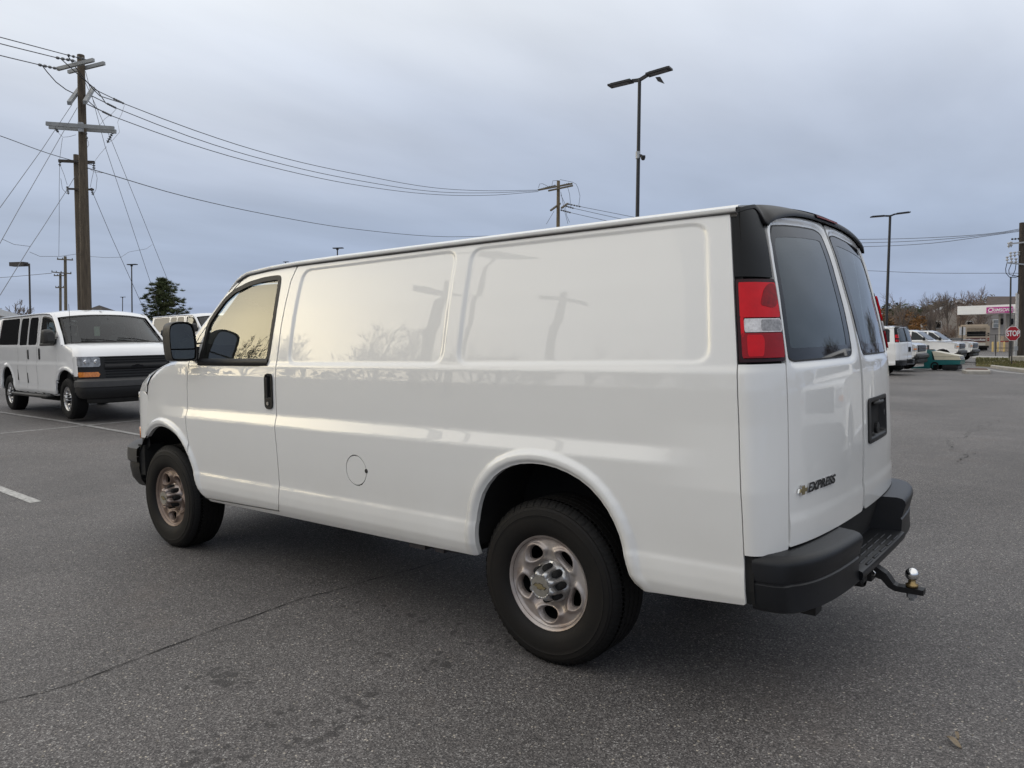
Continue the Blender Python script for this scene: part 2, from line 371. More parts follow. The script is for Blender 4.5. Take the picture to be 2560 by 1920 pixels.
def asphalt():
    m, nt, b = nodemat('asphalt'); N = nt.nodes; L = nt.links
    tc = N.new('ShaderNodeTexCoord'); src = tc.outputs['Object']
    def noise(s, d=5, r=.6, dim=None):
        n = N.new('ShaderNodeTexNoise'); n.inputs['Scale'].default_value = s; n.inputs['Detail'].default_value = d; n.inputs['Roughness'].default_value = r; L.new(src, n.inputs['Vector']); return n.outputs[0]
    def rng(v, a, b_, c, d):
        r = N.new('ShaderNodeMapRange'); r.inputs[1].default_value = a; r.inputs[2].default_value = b_; r.inputs[3].default_value = c; r.inputs[4].default_value = d; L.new(v, r.inputs[0]); return r.outputs[0]
    def mixc(f, a, c):
        x = N.new('ShaderNodeMixRGB'); L.new(f, x.inputs[0])
        for i, q in ((1, a), (2, c)):
            if isinstance(q, tuple): x.inputs[i].default_value = (*q, 1)
            else: L.new(q, x.inputs[i])
        return x.outputs[0]
    v1 = N.new('ShaderNodeTexVoronoi'); v1.inputs['Scale'].default_value = 185; L.new(src, v1.inputs['Vector'])
    sc1 = N.new('ShaderNodeSeparateColor'); L.new(v1.outputs['Color'], sc1.inputs[0])
    v2 = N.new('ShaderNodeTexVoronoi'); v2.inputs['Scale'].default_value = 85; L.new(src, v2.inputs['Vector'])
    sc2 = N.new('ShaderNodeSeparateColor'); L.new(v2.outputs['Color'], sc2.inputs[0])
    big = noise(.35, 5, .55); med = noise(3, 6, .6)
    base = mixc(rng(sc1.outputs[0], .25, 1, 0, 1), (.056, .0515, .0505), (.190, .175, .168))
    base = mixc(rng(sc1.outputs[1], .88, .97, 0, .9), base, (.36, .345, .33))
    chip = N.new('ShaderNodeMath'); chip.operation = 'MULTIPLY'; L.new(rng(sc2.outputs[0], .965, .975, 0, 1), chip.inputs[0]); L.new(rng(v2.outputs['Distance'], .45, .3, 0, 1), chip.inputs[1])
    base = mixc(chip.outputs[0], base, (.50, .45, .38))
    f = N.new('ShaderNodeMath'); f.operation = 'MULTIPLY'; L.new(rng(big, .35, .65, .80, 1.16), f.inputs[0]); L.new(rng(med, .3, .7, .90, 1.08), f.inputs[1])
    sv = N.new('ShaderNodeVectorMath'); sv.operation = 'SCALE'; L.new(base, sv.inputs[0]); L.new(f.outputs[0], sv.inputs['Scale'])
    # reddish-brown worn stains
    st = rng(noise(.9, 6, .7), .56, .72, 0, .35)
    base = mixc(st, sv.outputs[0], (.150, .122, .107))
    # oil drips and damp spots left of the rear wheel
    sep = N.new('ShaderNodeSeparateXYZ'); L.new(src, sep.inputs[0])
    mask = None
    for (cx, cy, rx, ry) in STAINS:
        a = N.new('ShaderNodeMath'); a.operation = 'SUBTRACT'; L.new(sep.outputs[0], a.inputs[0]); a.inputs[1].default_value = cx
        a2 = N.new('ShaderNodeMath'); a2.operation = 'DIVIDE'; L.new(a.outputs[0], a2.inputs[0]); a2.inputs[1].default_value = rx
        a3 = N.new('ShaderNodeMath'); a3.operation = 'POWER'; L.new(a2.outputs[0], a3.inputs[0]); a3.inputs[1].default_value = 2
        c = N.new('ShaderNodeMath'); c.operation = 'SUBTRACT'; L.new(sep.outputs[1], c.inputs[0]); c.inputs[1].default_value = cy
        c2 = N.new('ShaderNodeMath'); c2.operation = 'DIVIDE'; L.new(c.outputs[0], c2.inputs[0]); c2.inputs[1].default_value = ry
        c3 = N.new('ShaderNodeMath'); c3.operation = 'MULTIPLY_ADD'; L.new(c2.outputs[0], c3.inputs[0]); L.new(c2.outputs[0], c3.inputs[1]); L.new(a3.outputs[0], c3.inputs[2])
        g = rng(c3.outputs[0], 0, 1, 1, 0)
        if mask is None: mask = g
        else:
            mx = N.new('ShaderNodeMath'); mx.operation = 'MAXIMUM'; L.new(mask, mx.inputs[0]); L.new(g, mx.inputs[1]); mask = mx.outputs[0]
    v3 = N.new('ShaderNodeTexVoronoi'); v3.inputs['Scale'].default_value = 17; 
    dn = N.new('ShaderNodeTexNoise'); dn.inputs['Scale'].default_value = 25; L.new(src, dn.inputs['Vector'])
    dv = N.new('ShaderNodeVectorMath'); dv.operation = 'MULTIPLY_ADD'; L.new(dn.outputs['Color'], dv.inputs[0]); dv.inputs[1].default_value = (.07, .07, .07); L.new(src, dv.inputs[2]); L.new(dv.outputs[0], v3.inputs['Vector'])
    sc3 = N.new('ShaderNodeSeparateColor'); L.new(v3.outputs['Color'], sc3.inputs[0])
    rad = N.new('ShaderNodeMath'); rad.operation = 'MULTIPLY'; L.new(mask, rad.inputs[0]); L.new(rng(sc3.outputs[0], .30, 1, 0, .85), rad.inputs[1])
    sub = N.new('ShaderNodeMath'); sub.operation = 'SUBTRACT'; L.new(rad.outputs[0], sub.inputs[0]); L.new(v3.outputs['Distance'], sub.inputs[1])
    base = mixc(rng(sub.outputs[0], 0, .10, 0, .72), base, (.035, .032, .031))
    L.new(base, b.inputs['Base Color'])
    b.inputs['Roughness'].default_value = .68; b.inputs['Specular IOR Level'].default_value = .5
    h = N.new('ShaderNodeMath'); h.operation = 'ADD'; L.new(v1.outputs['Distance'], h.inputs[0]); L.new(sc1.outputs[0], h.inputs[1])
    bp = N.new('ShaderNodeBump'); bp.inputs['Strength'].default_value = .5; bp.inputs['Distance'].default_value = .003; L.new(h.outputs[0], bp.inputs['Height']); L.new(bp.outputs[0], b.inputs['Normal'])
    return m
def stain(px, py, rx, ry):
    p = gpix(px, py); return (p[0], p[1], rx, ry)
STAINS = [stain(1050, 1660, .35, .22), stain(880, 1760, .30, .20), stain(760, 1820, .40, .25), stain(580, 1890, .45, .2), stain(1180, 1590, .35, .2), stain(540, 1690, .35, .2), stain(960, 1540, .5, .2)]
ASPH = asphalt()
def ground_mesh():
    a = sorted(set([round(-14+.7*i, 3) for i in range(41)]+[-800, -400, -200, -120, -80, -50, -35, -25, -19, 20, 26, 35, 50, 80, 120, 200, 400, 800]))
    V = []; n = len(a)
    for x in a:
        for y in a: V.append((x+1.7, y, G(x+1.7, y)))
    F = [(i*n+j, (i+1)*n+j, (i+1)*n+j+1, i*n+j+1) for i in range(n-1) for j in range(n-1)]
    o = mesh_obj('ground', V, F, ASPH); tag(o, kind='structure'); return o
ground_mesh()

PAINTL = mat('worn_line_paint', (.62, .61, .58), .7, noise=.9, nscale=28, col2=(.22, .21, .20))
PAINTF = mat('faded_line_paint', (.40, .39, .38), .7, noise=.9, nscale=14, col2=(.14, .135, .13))
def strip(name, a, b, w, m, dz=.004, label=None):
    a, b = np.array(a[:2], float), np.array(b[:2], float); t = b-a; l = np.linalg.norm(t); t /= l; nrm = np.array([-t[1], t[0]]); n = max(2, int(l/.5)); V = []
    for i in range(n+1):
        c = a+t*l*i/n
        for s in (-1, 1):
            q = c+nrm*s*w/2; V.append((q[0], q[1], G(q[0], q[1])+dz))
    F = [(2*i, 2*i+2, 2*i+3, 2*i+1) for i in range(n)]
    o = mesh_obj(name, V, [f[::-1] for f in F], m, None, False); tag(o, label, kind='structure'); return o
def ext(a, b, f0, f1):
    a, b = np.array(a), np.array(b); return a+(b-a)*f0, a+(b-a)*f1
strip('parking_line', gpix(-60, 1198), gpix(90, 1256), .10, PAINTL, label='bright white bay line ending on the asphalt at the left edge')
strip('parking_line', *ext(gpix(0, 1031), gpix(333, 1085), -.6, 1.25), .10, PAINTF, dz=.008, label='faded bay line running past the front of the parked passenger van')
strip('parking_line', *ext(gpix(0, 1084), gpix(330, 1053), -.3, 1.2), .10, PAINTF, label='thin pale line crossing the faded bay line left of the cargo van')
def crack(name, pts, w, seed, label, amp=.009):
    r = random.Random(seed); P = []
    for (a, b) in zip(pts[:-1], pts[1:]):
        a, b = np.array(a[:2]), np.array(b[:2]); n = max(2, int(np.linalg.norm(b-a)/.05))
        for i in range(n): P.append(a+(b-a)*i/n)
    P.append(np.array(pts[-1][:2])); off = 0; V = []
    for i, p in enumerate(P):
        t = P[min(i+1, len(P)-1)]-P[max(i-1, 0)]; t /= np.linalg.norm(t)+1e-9; n = np.array([-t[1], t[0]]); off = off*.85+r.uniform(-amp, amp); ww = w*r.uniform(.2, 1.2)
        for s in (-.5, .5):
            q = p+n*(off+s*ww); V.append((q[0], q[1], G(q[0], q[1])+.0035))
    F = [(2*i, 2*i+1, 2*i+3, 2*i+2) for i in range(len(P)-1)]
    o = mesh_obj(name, V, F, mat('crack_dark', (.018, .017, .017), .9, noise=.3), None, False); tag(o, label, kind='structure')
crack('crack', [gpix(-40, 1765), gpix(180, 1712), gpix(560, 1568), gpix(760, 1500), gpix(1150, 1390), gpix(1290, 1350)], .009, 3, 'long dark crack running across the asphalt in front of the van')
crack('crack', [gpix(2360, 1100), gpix(2395, 1128), gpix(2440, 1135), gpix(2410, 1160)], .010, 5, 'short crack in the asphalt right of the cargo van', .05)
crack('crack', [gpix(2400, 1095), gpix(2455, 1070), gpix(2490, 1050)], .010, 6, 'thin crack further back right of the cargo van', .06)
def leaf():
    p = gpix(2385, 1862); mb = MB()
    for k, (dx, dy, a, l, w) in enumerate([(0, 0, .3, .075, .025), (-.05, .03, -.2, .05, .013)]):
        ca, sa = math.cos(a), math.sin(a); Q = []
        for i in range(7):
            t = i/6; ww = w*math.sin(pi*t)**.7
            for s in (-1, 0, 1):
                lx, ly = (t-.5)*l, s*ww*.5; Q.append((dx+ca*lx-sa*ly, dy+sa*lx+ca*ly, .006+.006*abs(s)+.006*math.sin(5*t)))
        mb.add(Q, [(3*i+s, 3*i+3+s, 3*i+4+s, 3*i+1+s) for i in range(6) for s in (0, 1)])
    o = mb.build('fallen_leaf', mat('dry_leaf', (.30, .24, .17), .8, noise=.4, nscale=80), None, True); o.location = (p[0], p[1], G(p[0], p[1])+.002); o.rotation_euler[2] = 2.1
    tag(o, 'small dry brown leaf lying on the asphalt at the lower right', 'leaf')
leaf()
def pebbles():
    r = random.Random(11); mb = MB()
    for k in range(260):
        px, py = r.uniform(0, 2560), 1250+650*r.random()**.8
        p = gpix(px, py)
        if -1.3 < p[0] < 4.2 and abs(p[1]) < 1.05: continue
        s = r.uniform(.0025, .0065); mb.add([(p[0]+s*a, p[1]+s*b, G(p[0], p[1])+s*c) for a, b, c in ((1, 0, 0), (0, 1.2, 0), (-1.1, 0, 0), (0, -.9, 0), (.1, .1, .8))], [(0, 1, 4), (1, 2, 4), (2, 3, 4), (3, 0, 4)])
    tag(mb.build('loose_stones', mat('pale_stone', (.34, .30, .25), .8, noise=.6, nscale=3)), 'scattered pale loose stones on the asphalt', 'stones', kind='stuff')
pebbles()

# ------------------------------------------------------------------ big white van, shared geometry
_PR = [(.36, .925), (.40, .950), (.425, .967), (.46, .985), (.50, .9975), (.55, .9985), (.598, .9945), (.614, .9895), (.66, .991), (.75, .996), (.90, 1.003), (.983, 1.005), (1.053, .985), (1.15, .985), (1.28, .983), (1.35, .978), (1.372, .970), (1.40, .966), (1.55, .944), (1.70, .920), (1.85, .893), (1.93, .877), (1.965, .868), (2.05, .82)]
_z = np.linspace(.34, 2.06, 861); _y = np.interp(_z, *zip(*_PR)); _k = np.exp(-.5*(np.arange(-12, 13)/3.2)**2); _k /= _k.sum()
_yp = np.concatenate([np.full(12, _y[0]), _y, np.full(12, _y[-1])]); _ys = np.convolve(_yp, _k, 'valid')
_PR0 = [p for p in _PR if not (.98 < p[0] < 1.06)]; _y0 = np.interp(_z, *zip(*_PR0)); _y0 = np.convolve(np.concatenate([np.full(12, _y0[0]), _y0, np.full(12, _y0[-1])]), _k, 'valid')
XS = [(.4, -.945), (.5, -.943), (.67, -.934), (.856, -.93), (1.07, -.917), (1.385, -.902), (1.69, -.869), (1.93, -.84), (2.05, -.82)]
XC = [(.4, -1.10), (.66, -1.105), (.96, -1.11), (1.29, -1.10), (1.39, -1.09), (1.58, -1.05), (1.84, -.98), (2.0, -.92), (2.05, -.90)]
def smt(tab, s=.04):
    z = np.linspace(.3, 2.2, 381); y = np.interp(z, *zip(*tab)); k = np.exp(-.5*(np.arange(-24, 25)*.005/s)**2); k /= k.sum()
    yp = np.concatenate([y[0]-(y[1]-y[0])*np.arange(24, 0, -1), y, y[-1]+(y[-1]-y[-2])*np.arange(1, 25)]); return z, np.convolve(yp, k, 'valid')
_xs, _xc = smt(XS), smt(XC)
fxs = lambda z: np.interp(z, *_xs)
fxc = lambda z: np.interp(z, *_xc)
RARCH = chaikin([(.41, .30), (.40, .45), (.395, .58), (.375, .68), (.33, .78), (.24, .87), (.13, .92), (-.0, .935), (-.13, .918), (-.25, .87), (-.34, .79), (-.40, .69), (-.43, .58), (-.455, .48), (-.50, .44), (-.52, .30)], 1)
FARCH = chaikin([(3.90, .30), (3.90, .60), (3.84, .70), (3.76, .79), (3.65, .855), (3.54, .893), (3.42, .905), (3.28, .88), (3.17, .83), (3.08, .74), (3.01, .62), (2.975, .50), (2.945, .43), (2.88, .40), (2.88, .30)], 1)
PANA = rnd([(1.835, 1.930), (1.868, 1.77), (1.888, 1.60), (1.897, 1.362), (.617, 1.368), (.603, 1.65), (.58, 1.938)], .07)
PANB = rnd([(.482, 1.938), (.503, 1.65), (.517, 1.370), (-.795, 1.383), (-.772, 1.66), (-.745, 1.932)], .07)
DOOR = [(3.05, 1.34), (3.068, 1.20), (3.07, .92), (3.05, .78), (3.015, .66), (2.975, .53), (2.955, .46), (2.90, .432), (2.80, .43), (2.03, .452), (2.005, .50), (2.0, .60), (2.0, .87), (2.01, 1.06), (2.01, 1.38), (2.0, 1.59), (1.975, 1.75), (1.95, 1.87), (1.91, 1.945), (1.90, 1.962), (2.1, 1.958), (2.40, 1.942), (2.50, 1.915), (2.58, 1.865), (2.68, 1.79), (2.80, 1.69), (2.95, 1.56), (3.05, 1.44)]
DWIN = rnd([(2.12, 1.36), (2.105, 1.37), (2.09, 1.43), (2.07, 1.65), (2.055, 1.86), (2.06, 1.905), (2.10, 1.912), (2.25, 1.908), (2.42, 1.89), (2.59, 1.85), (2.70, 1.795), (2.79, 1.72), (2.865, 1.65), (2.885, 1.60), (2.90, 1.48), (2.925, 1.375), (2.92, 1.352), (2.85, 1.352), (2.2, 1.352)], .03)
APIL = [(2.56, 1.905), (2.62, 1.868), (2.72, 1.79), (2.84, 1.69), (2.97, 1.59), (3.06, 1.515), (3.16, 1.42), (3.24, 1.345)]
FEND = [(3.24, 1.345), (3.43, 1.337), (3.61, 1.30), (3.70, 1.245), (3.728, 1.19), (3.745, 1.142)]
BODY = [(-1.2, .43), (-1.2, 1.975), (1.9, 1.966), (2.2, 1.958), (2.44, 1.942), (2.50, 1.925)]+APIL+FEND[1:]+[(3.745, .78), (3.745, .40), (2.88, .41), (2.14, .42), (.95, .43), (.41, .44), (-.5, .445), (-.94, .475), (-1.2, .48)]
PWIN = {  # passenger side glazing (x, z)
    'a': rnd([(1.36, 1.37), (1.34, 1.60), (1.33, 1.88), (1.37, 1.915), (1.80, 1.91), (1.84, 1.87), (1.87, 1.60), (1.885, 1.42), (1.86, 1.37)], .03),
    'b': rnd([(.80, 1.37), (.78, 1.60), (.77, 1.88), (.81, 1.915), (1.22, 1.915), (1.255, 1.88), (1.27, 1.60), (1.285, 1.37)], .03),
    'c': rnd([(-.72, 1.39), (-.70, 1.62), (-.69, 1.88), (-.63, 1.925), (.60, 1.925), (.66, 1.88), (.68, 1.60), (.70, 1.38)], .04)}
def Yside(x, z, cargo=True):
    t = sstep(-.86, -.45, x)*(1-sstep(3.35, 3.6, x)); y = np.interp(z, _z, _ys)*t+np.interp(z, _z, _y0)*(1-t)
    y = y-.050*np.clip((x-3.0)/.75, 0, 2)**2-.010*np.clip((-.5-x)/.4, 0, 2)**2
    y = y-.045*np.clip((x-1.9)/1.3, 0, 1.5)**2*np.clip((z-1.36)/.55, 0, 1.2)
    y = y-.10*np.clip((z-1.16-.18*np.clip((3.75-x)/.5, 0, 1))/.18, 0, 1)**2*sstep(3.2, 3.35, x)
    if cargo:
        for P in (PANA, PANB):
            bb = (x > -.85) & (x < 1.95) & (z > 1.3)
            d = np.full(x.shape, 1.0); d[bb] = polysdf(P, x[bb], z[bb]); y = y-.0070*(1-sstep(-.012, .004, d))
    for P, lo, hi in ((RARCH, -.7, .6), (FARCH, 2.7, 4.1)):
        bb = (x > lo) & (x < hi) & (z < 1.05)
        d = np.full(x.shape, 1.0); d[bb] = polysdf(P, x[bb], z[bb])
        y = y+.020*(1-sstep(.040, .066, d))*sstep(.40, .62, z)-.016*(1-sstep(0, .024, d))
    return y
def side_map(cargo=True, off=0.0):
    return lambda u, v: np.stack([u, Yside(u, v, cargo)+off, v], 1)
NSE = 2.5
def rear_pt(th, z, off=0.0):
    th = np.asarray(th, float); z = np.asarray(z, float)+0*th
    def base(t):
        Y = np.interp(z, _z, _y0)-.010*1.2; xs, xc = fxs(z), fxc(z); c = np.cos(t)
        return xs+(xc-xs)*np.abs(np.sin(t))**(2/NSE), Y*np.sign(c)*np.abs(c)**(2/NSE)
    x, y = base(th)
    if np.any(np.asarray(off) != 0):
        e = 1e-3; x2, y2 = base(np.clip(th+e, 1e-4, pi-1e-4)); x1, y1 = base(np.clip(th-e, 1e-4, pi-1e-4)); tx, ty = x2-x1, y2-y1; l = np.hypot(tx, ty)+1e-12
        x, y = x+off*(ty/l), y-off*(tx/l)
    return np.stack([x, y, z], -1)
def rear_map(off=0.0, dent=None):
    def f(u, v):
        o = off if dent is None else off+dent(u, v)
        return rear_pt(u, v, o)
    return f
def ztop(s): return 2.0-.072*(np.abs(s-pi/2)/.88)**2.2
def superfront(th, z, xs, xc, Y, n=3.0, off=0.0):
    th = np.asarray(th, float); z = np.asarray(z, float)+0*th; c = np.cos(th)
    x = xs+(xc-xs)*np.abs(np.sin(th))**(2/n); y = Y*np.sign(c)*np.abs(c)**(2/n)
    if np.any(np.asarray(off) != 0):
        nx, ny = np.abs(np.sin(th))**1.3, np.sign(c)*np.abs(c)**.9; l = np.hypot(nx, ny); x, y = x+off*nx/l, y+off*ny/l
    return np.stack([x, y, z], -1)
def loft_theta(mb, thetas, section, fun, flip=False, caps=True):
    "section: list of (offset, z); fun(th, z, off) -> point"
    P = []
    for t in thetas:
        sct = section(t) if callable(section) else section
        P.append([tuple(fun(np.array([t]), np.array([z]), o)[0]) for o, z in sct])
    base = len(mb.V); mb.grid(P, flip)
    n = len(P[0])
    if caps:
        mb.F.append(tuple(base+i for i in (range(n) if not flip else range(n-1, -1, -1))))
        e = base+(len(P)-1)*n; mb.F.append(tuple(e+i for i in (range(n-1, -1, -1) if not flip else range(n))))
    return mb

# ---- wheels
def make_wheel(root, x, side, rim_mat, hi=True, steer=0.0):
    w = bpy.data.objects.new('wheel', None); C.objects.link(w); w.parent = root; w.location = (x, .955*side, .375); w.rotation_euler = (0, 0, (0 if side > 0 else pi)+steer)
    n = 96 if hi else 36
    prof = [(.205, -.235), (.225, -.24), (.28, -.248), (.335, -.240), (.362, -.222), (.376, -.20)]
    for a, b in ((-.205, -.17), (-.162, -.13), (-.122, -.09), (-.082, -.05)):
        prof += [(.3805, a), (.3805, b), (.372, b+.002), (.372, b+.006)] if hi else [(.3805, a), (.3805, b)]
    prof += [(.3805, -.042), (.379, -.028), (.372, -.012), (.362, -.001), (.352, .006), (.350, .012), (.341, .0165), (.339, .0195), (.335, .020), (.318, .0235), (.316, .026), (.312, .0245), (.30, .026), (.265, .024), (.238, .016), (.226, .006), (.219, -.004), (.205, -.012)]
    mb = MB(); mb.lathe(prof, n); ty = mb.build('tyre', TYREW if hi else TYRE, w, auto=32)
    if hi:
        tr = MB(); rr = random.Random(5)
        for k in range(112):   # shoulder tread blocks
            a = 2*pi*k/112; a2 = a+2*pi/112*.62; j = .004*(k % 2)
            Q = []
            for ang in (a, a2):
                for r, h in ((.3825, -.040), (.381, -.024), (.3745, -.008-j), (.3625, .0035-j), (.350, .006)): Q.append((r*math.cos(ang), h, r*math.sin(ang)))
            tr.add(Q, [(i, i+1, i+6, i+5) for i in range(4)]+[(0, 5, 6, 1)])
        o = tr.build('tread', TYRE, w, True); o['kind'] = 'stuff'
        tg = MB()
        for i, ww in enumerate((-.166, -.126, -.086, -.046)):
            for k in range(90):
                a = 2*pi*(k+.3*i)/90; da = 2*pi/90*.22
                tg.add([((.382)*math.cos(a+s*da), ww+t, (.382)*math.sin(a+s*da)) for s in (-1, 1) for t in (-.008, .006)], [(0, 1, 3, 2)])
        o = tg.build('tread_sipes', mat('groove_black', (.004, .004, .004), .9), w); o['kind'] = 'stuff'
    # steel disc with five hand holes
    def prof_y(r):
        return np.interp(r, [0, .07, .095, .120, .150, .178, .196, .206, .213, .2185], [-.045, -.045, -.050, -.034, -.020, -.022, -.024, -.012, -.002, 0.0])
    holes = [(.150*math.cos(math.radians(a)), .150*math.sin(math.radians(a)), math.radians(a)) for a in (-88, -16, 56, 128, 200)]
    def hd(u, v):
        d = np.full(u.shape, 1.0)
        for hx, hz, a in holes:
            ca, sa = math.cos(a), math.sin(a); r_, t_ = (u-hx)*ca+(v-hz)*sa, -(u-hx)*sa+(v-hz)*ca
            q = ((np.abs(r_)/.029)**2.4+(np.abs(t_)/(.043-.35*np.clip(r_, -.012, 1)))**2.4)**(1/2.4); d = np.minimum(d, (q-1)*.027)
        return d
    def dmap(u, v):
        r = np.hypot(u, v); y = prof_y(r); h = hd(u, v); y = y+.012*np.exp(-((h-.009)/.008)**2)-.014*(1-sstep(0, .006, h)); return np.stack([u, y, v], 1)
    stp = .0045 if hi else .016
    patch('rim', (-.222, .222), (-.222, .222), stp, stp, (lambda u, v: np.maximum(np.hypot(u, v)-.2185, -hd(u, v))), dmap, rim_mat, w, flip=True, skirt=(0, -.015, 0))
    mb = MB(); mb.lathe([(.2185, 0), (.2195, -.005), (.214, -.010), (.208, -.02)], n); mb.build('rim_lip', rim_mat, w, True)
    mb = MB(); mb.lathe([(.20, -.06), (.19, -.12), (.18, -.20), (.0, -.20)], 32); mb.build('brake_drum', DARK, w, True)
    # centre cap with eight lug pockets
    capm = CAPM if rim_mat is not STEELF else mat('dusty_hub_cap', (.42, .37, .34), .38, metal=.8, noise=.5, nscale=12, col2=(.28, .22, .19))
    mb = MB(); P = []; nn = 96 if hi else 32
    for k in range(nn+1):
        a = 2*pi*k/nn; s = .5+.5*math.cos(8*a); s = s**1.4; row = []
        for r, y in ((.098, -.050), (.095, -.036), (.086, -.024), (.080, -.016), (.077, .004), (.073, .030), (.068, .046), (.060, .052), (.052, .0535), (.048, .051), (.0, .051)):
            cut = (.019 if -.03 < y < .0525 and r > .055 else 0)*s; row.append(((r-cut)*math.cos(a), y, (r-cut)*math.sin(a)))
        P.append(row)
    mb.grid(P); mb.build('hub_cap', capm, w, auto=50)
    mb = MB()
    for k in range(8):
        a = 2*pi*k/8; c = (.0705*math.cos(a), 0, .0705*math.sin(a)); mb.lathe([(.0185, -.03), (.0185, .006), (.0165, .014), (.012, .017), (.0, .018)], 12, 'y', c)
    mb.build('lug_nut', DARK if hi else BLKP, w, True)
    if hi:
        mb = MB(); mb.lathe([(.0465, .0518), (.0465, .0538), (.0, .0538)], 40); mb.build('cap_disc', mat('cap_disc_metal', (.62, .60, .55), .3, metal=.9, noise=.3, nscale=40), w)
        bt = [(-1, -.33), (-.33, -.33), (-.33, -.62), (.33, -.62), (.33, -.33), (.80, -.33), (1, .33), (.33, .33), (.33, .62), (-.33, .62), (-.33, .33), (-.80, .33)]
        th = .22
        def bow(s, y0, y1, name, mm):
            P = [(-(px+.12*py)*.034*s, py*.022*s) for px, py in bt]; P = [(math.cos(th)*a-math.sin(th)*b, math.sin(th)*a+math.cos(th)*b) for a, b in P]
            mb = MB(); mb.prism(P, y0, y1); mb.build(name, mm, w)
        bow(1.08, .0535, .0552, 'emblem_edge', SEAL); bow(.93, .0535, .0562, 'emblem', GOLD)
    return w

def make_mirror(root, side):
    mr = bpy.data.objects.new('wing_mirror', None); C.objects.link(mr); mr.parent = root
    s = side
    prof = chaikin([(1.175, 1.40), (1.185, 1.60), (1.155, 1.645), (1.03, 1.648), (.995, 1.60), (.985, 1.40), (1.01, 1.382), (1.15, 1.382)], 2)
    mb = MB(); n = len(prof); P = []
    for xx, k, sh in ((2.905, .97, 0), (2.90, 1.0, 0), (2.93, 1.02, 0), (2.99, 1.0, .0), (3.04, .86, -.01), (3.065, .60, -.02)):
        cy, cz = 1.085, 1.515; P.append([(xx-.04*(y-1.08), (cy+(y-cy)*k+sh)*s, cz+(z-cz)*k) for y, z in prof]+[(xx-.04*(prof[0][0]-1.08), (cy+(prof[0][0]-cy)*k+sh)*s, cz+(prof[0][1]-cz)*k)])
    mb.grid(P, flip=(s > 0)); e = len(P)-1; mb.F.append(tuple(e*(n+1)+i for i in range(n)))
    mb.build('mirror_housing', mat('mirror_plastic', (.035, .033, .031), .5, noise=.2, nscale=30), mr, auto=40)
    def sub(k0, z0, z1, nm):
        q = [(1.085+(y-1.085)*.88, 1.515+(z-1.515)*.90) for y, z in prof]; q = [(y, min(max(z, z0), z1)) for y, z in q]
        mb = MB(); mb.add([(2.912-.04*(y-1.08), y*s, z) for y, z in q], [tuple(range(len(q))) if s < 0 else tuple(range(len(q)-1, -1, -1))]); mb.build(nm, MIRG, mr)
    sub(0, 1.467, 1.7, 'mirror_glass'); sub(0, 1.3, 1.457, 'spotter_glass')
    mb = MB(); q = [(1.085+(y-1.085)*.96, 1.515+(z-1.515)*.97) for y, z in prof]
    mb.add([(2.922-.04*(y-1.08), y*s, z) for y, z in q], [tuple(range(len(q))) if s < 0 else tuple(range(len(q)-1, -1, -1))]); mb.build('mirror_face', DARK, mr)
    mb = MB(); mb.beam((2.97, .92*s, 1.405), (2.97, 1.06*s, 1.41), .07, .055); mb.beam((2.97, .90*s, 1.45), (2.97, 1.02*s, 1.455), .05, .05); mb.obox((2.965, .925*s, 1.43), (.055, 0, 0), (0, .02, 0), (0, 0, .075)); mb.build('mirror_arm', BLKP, mr)
    return mr

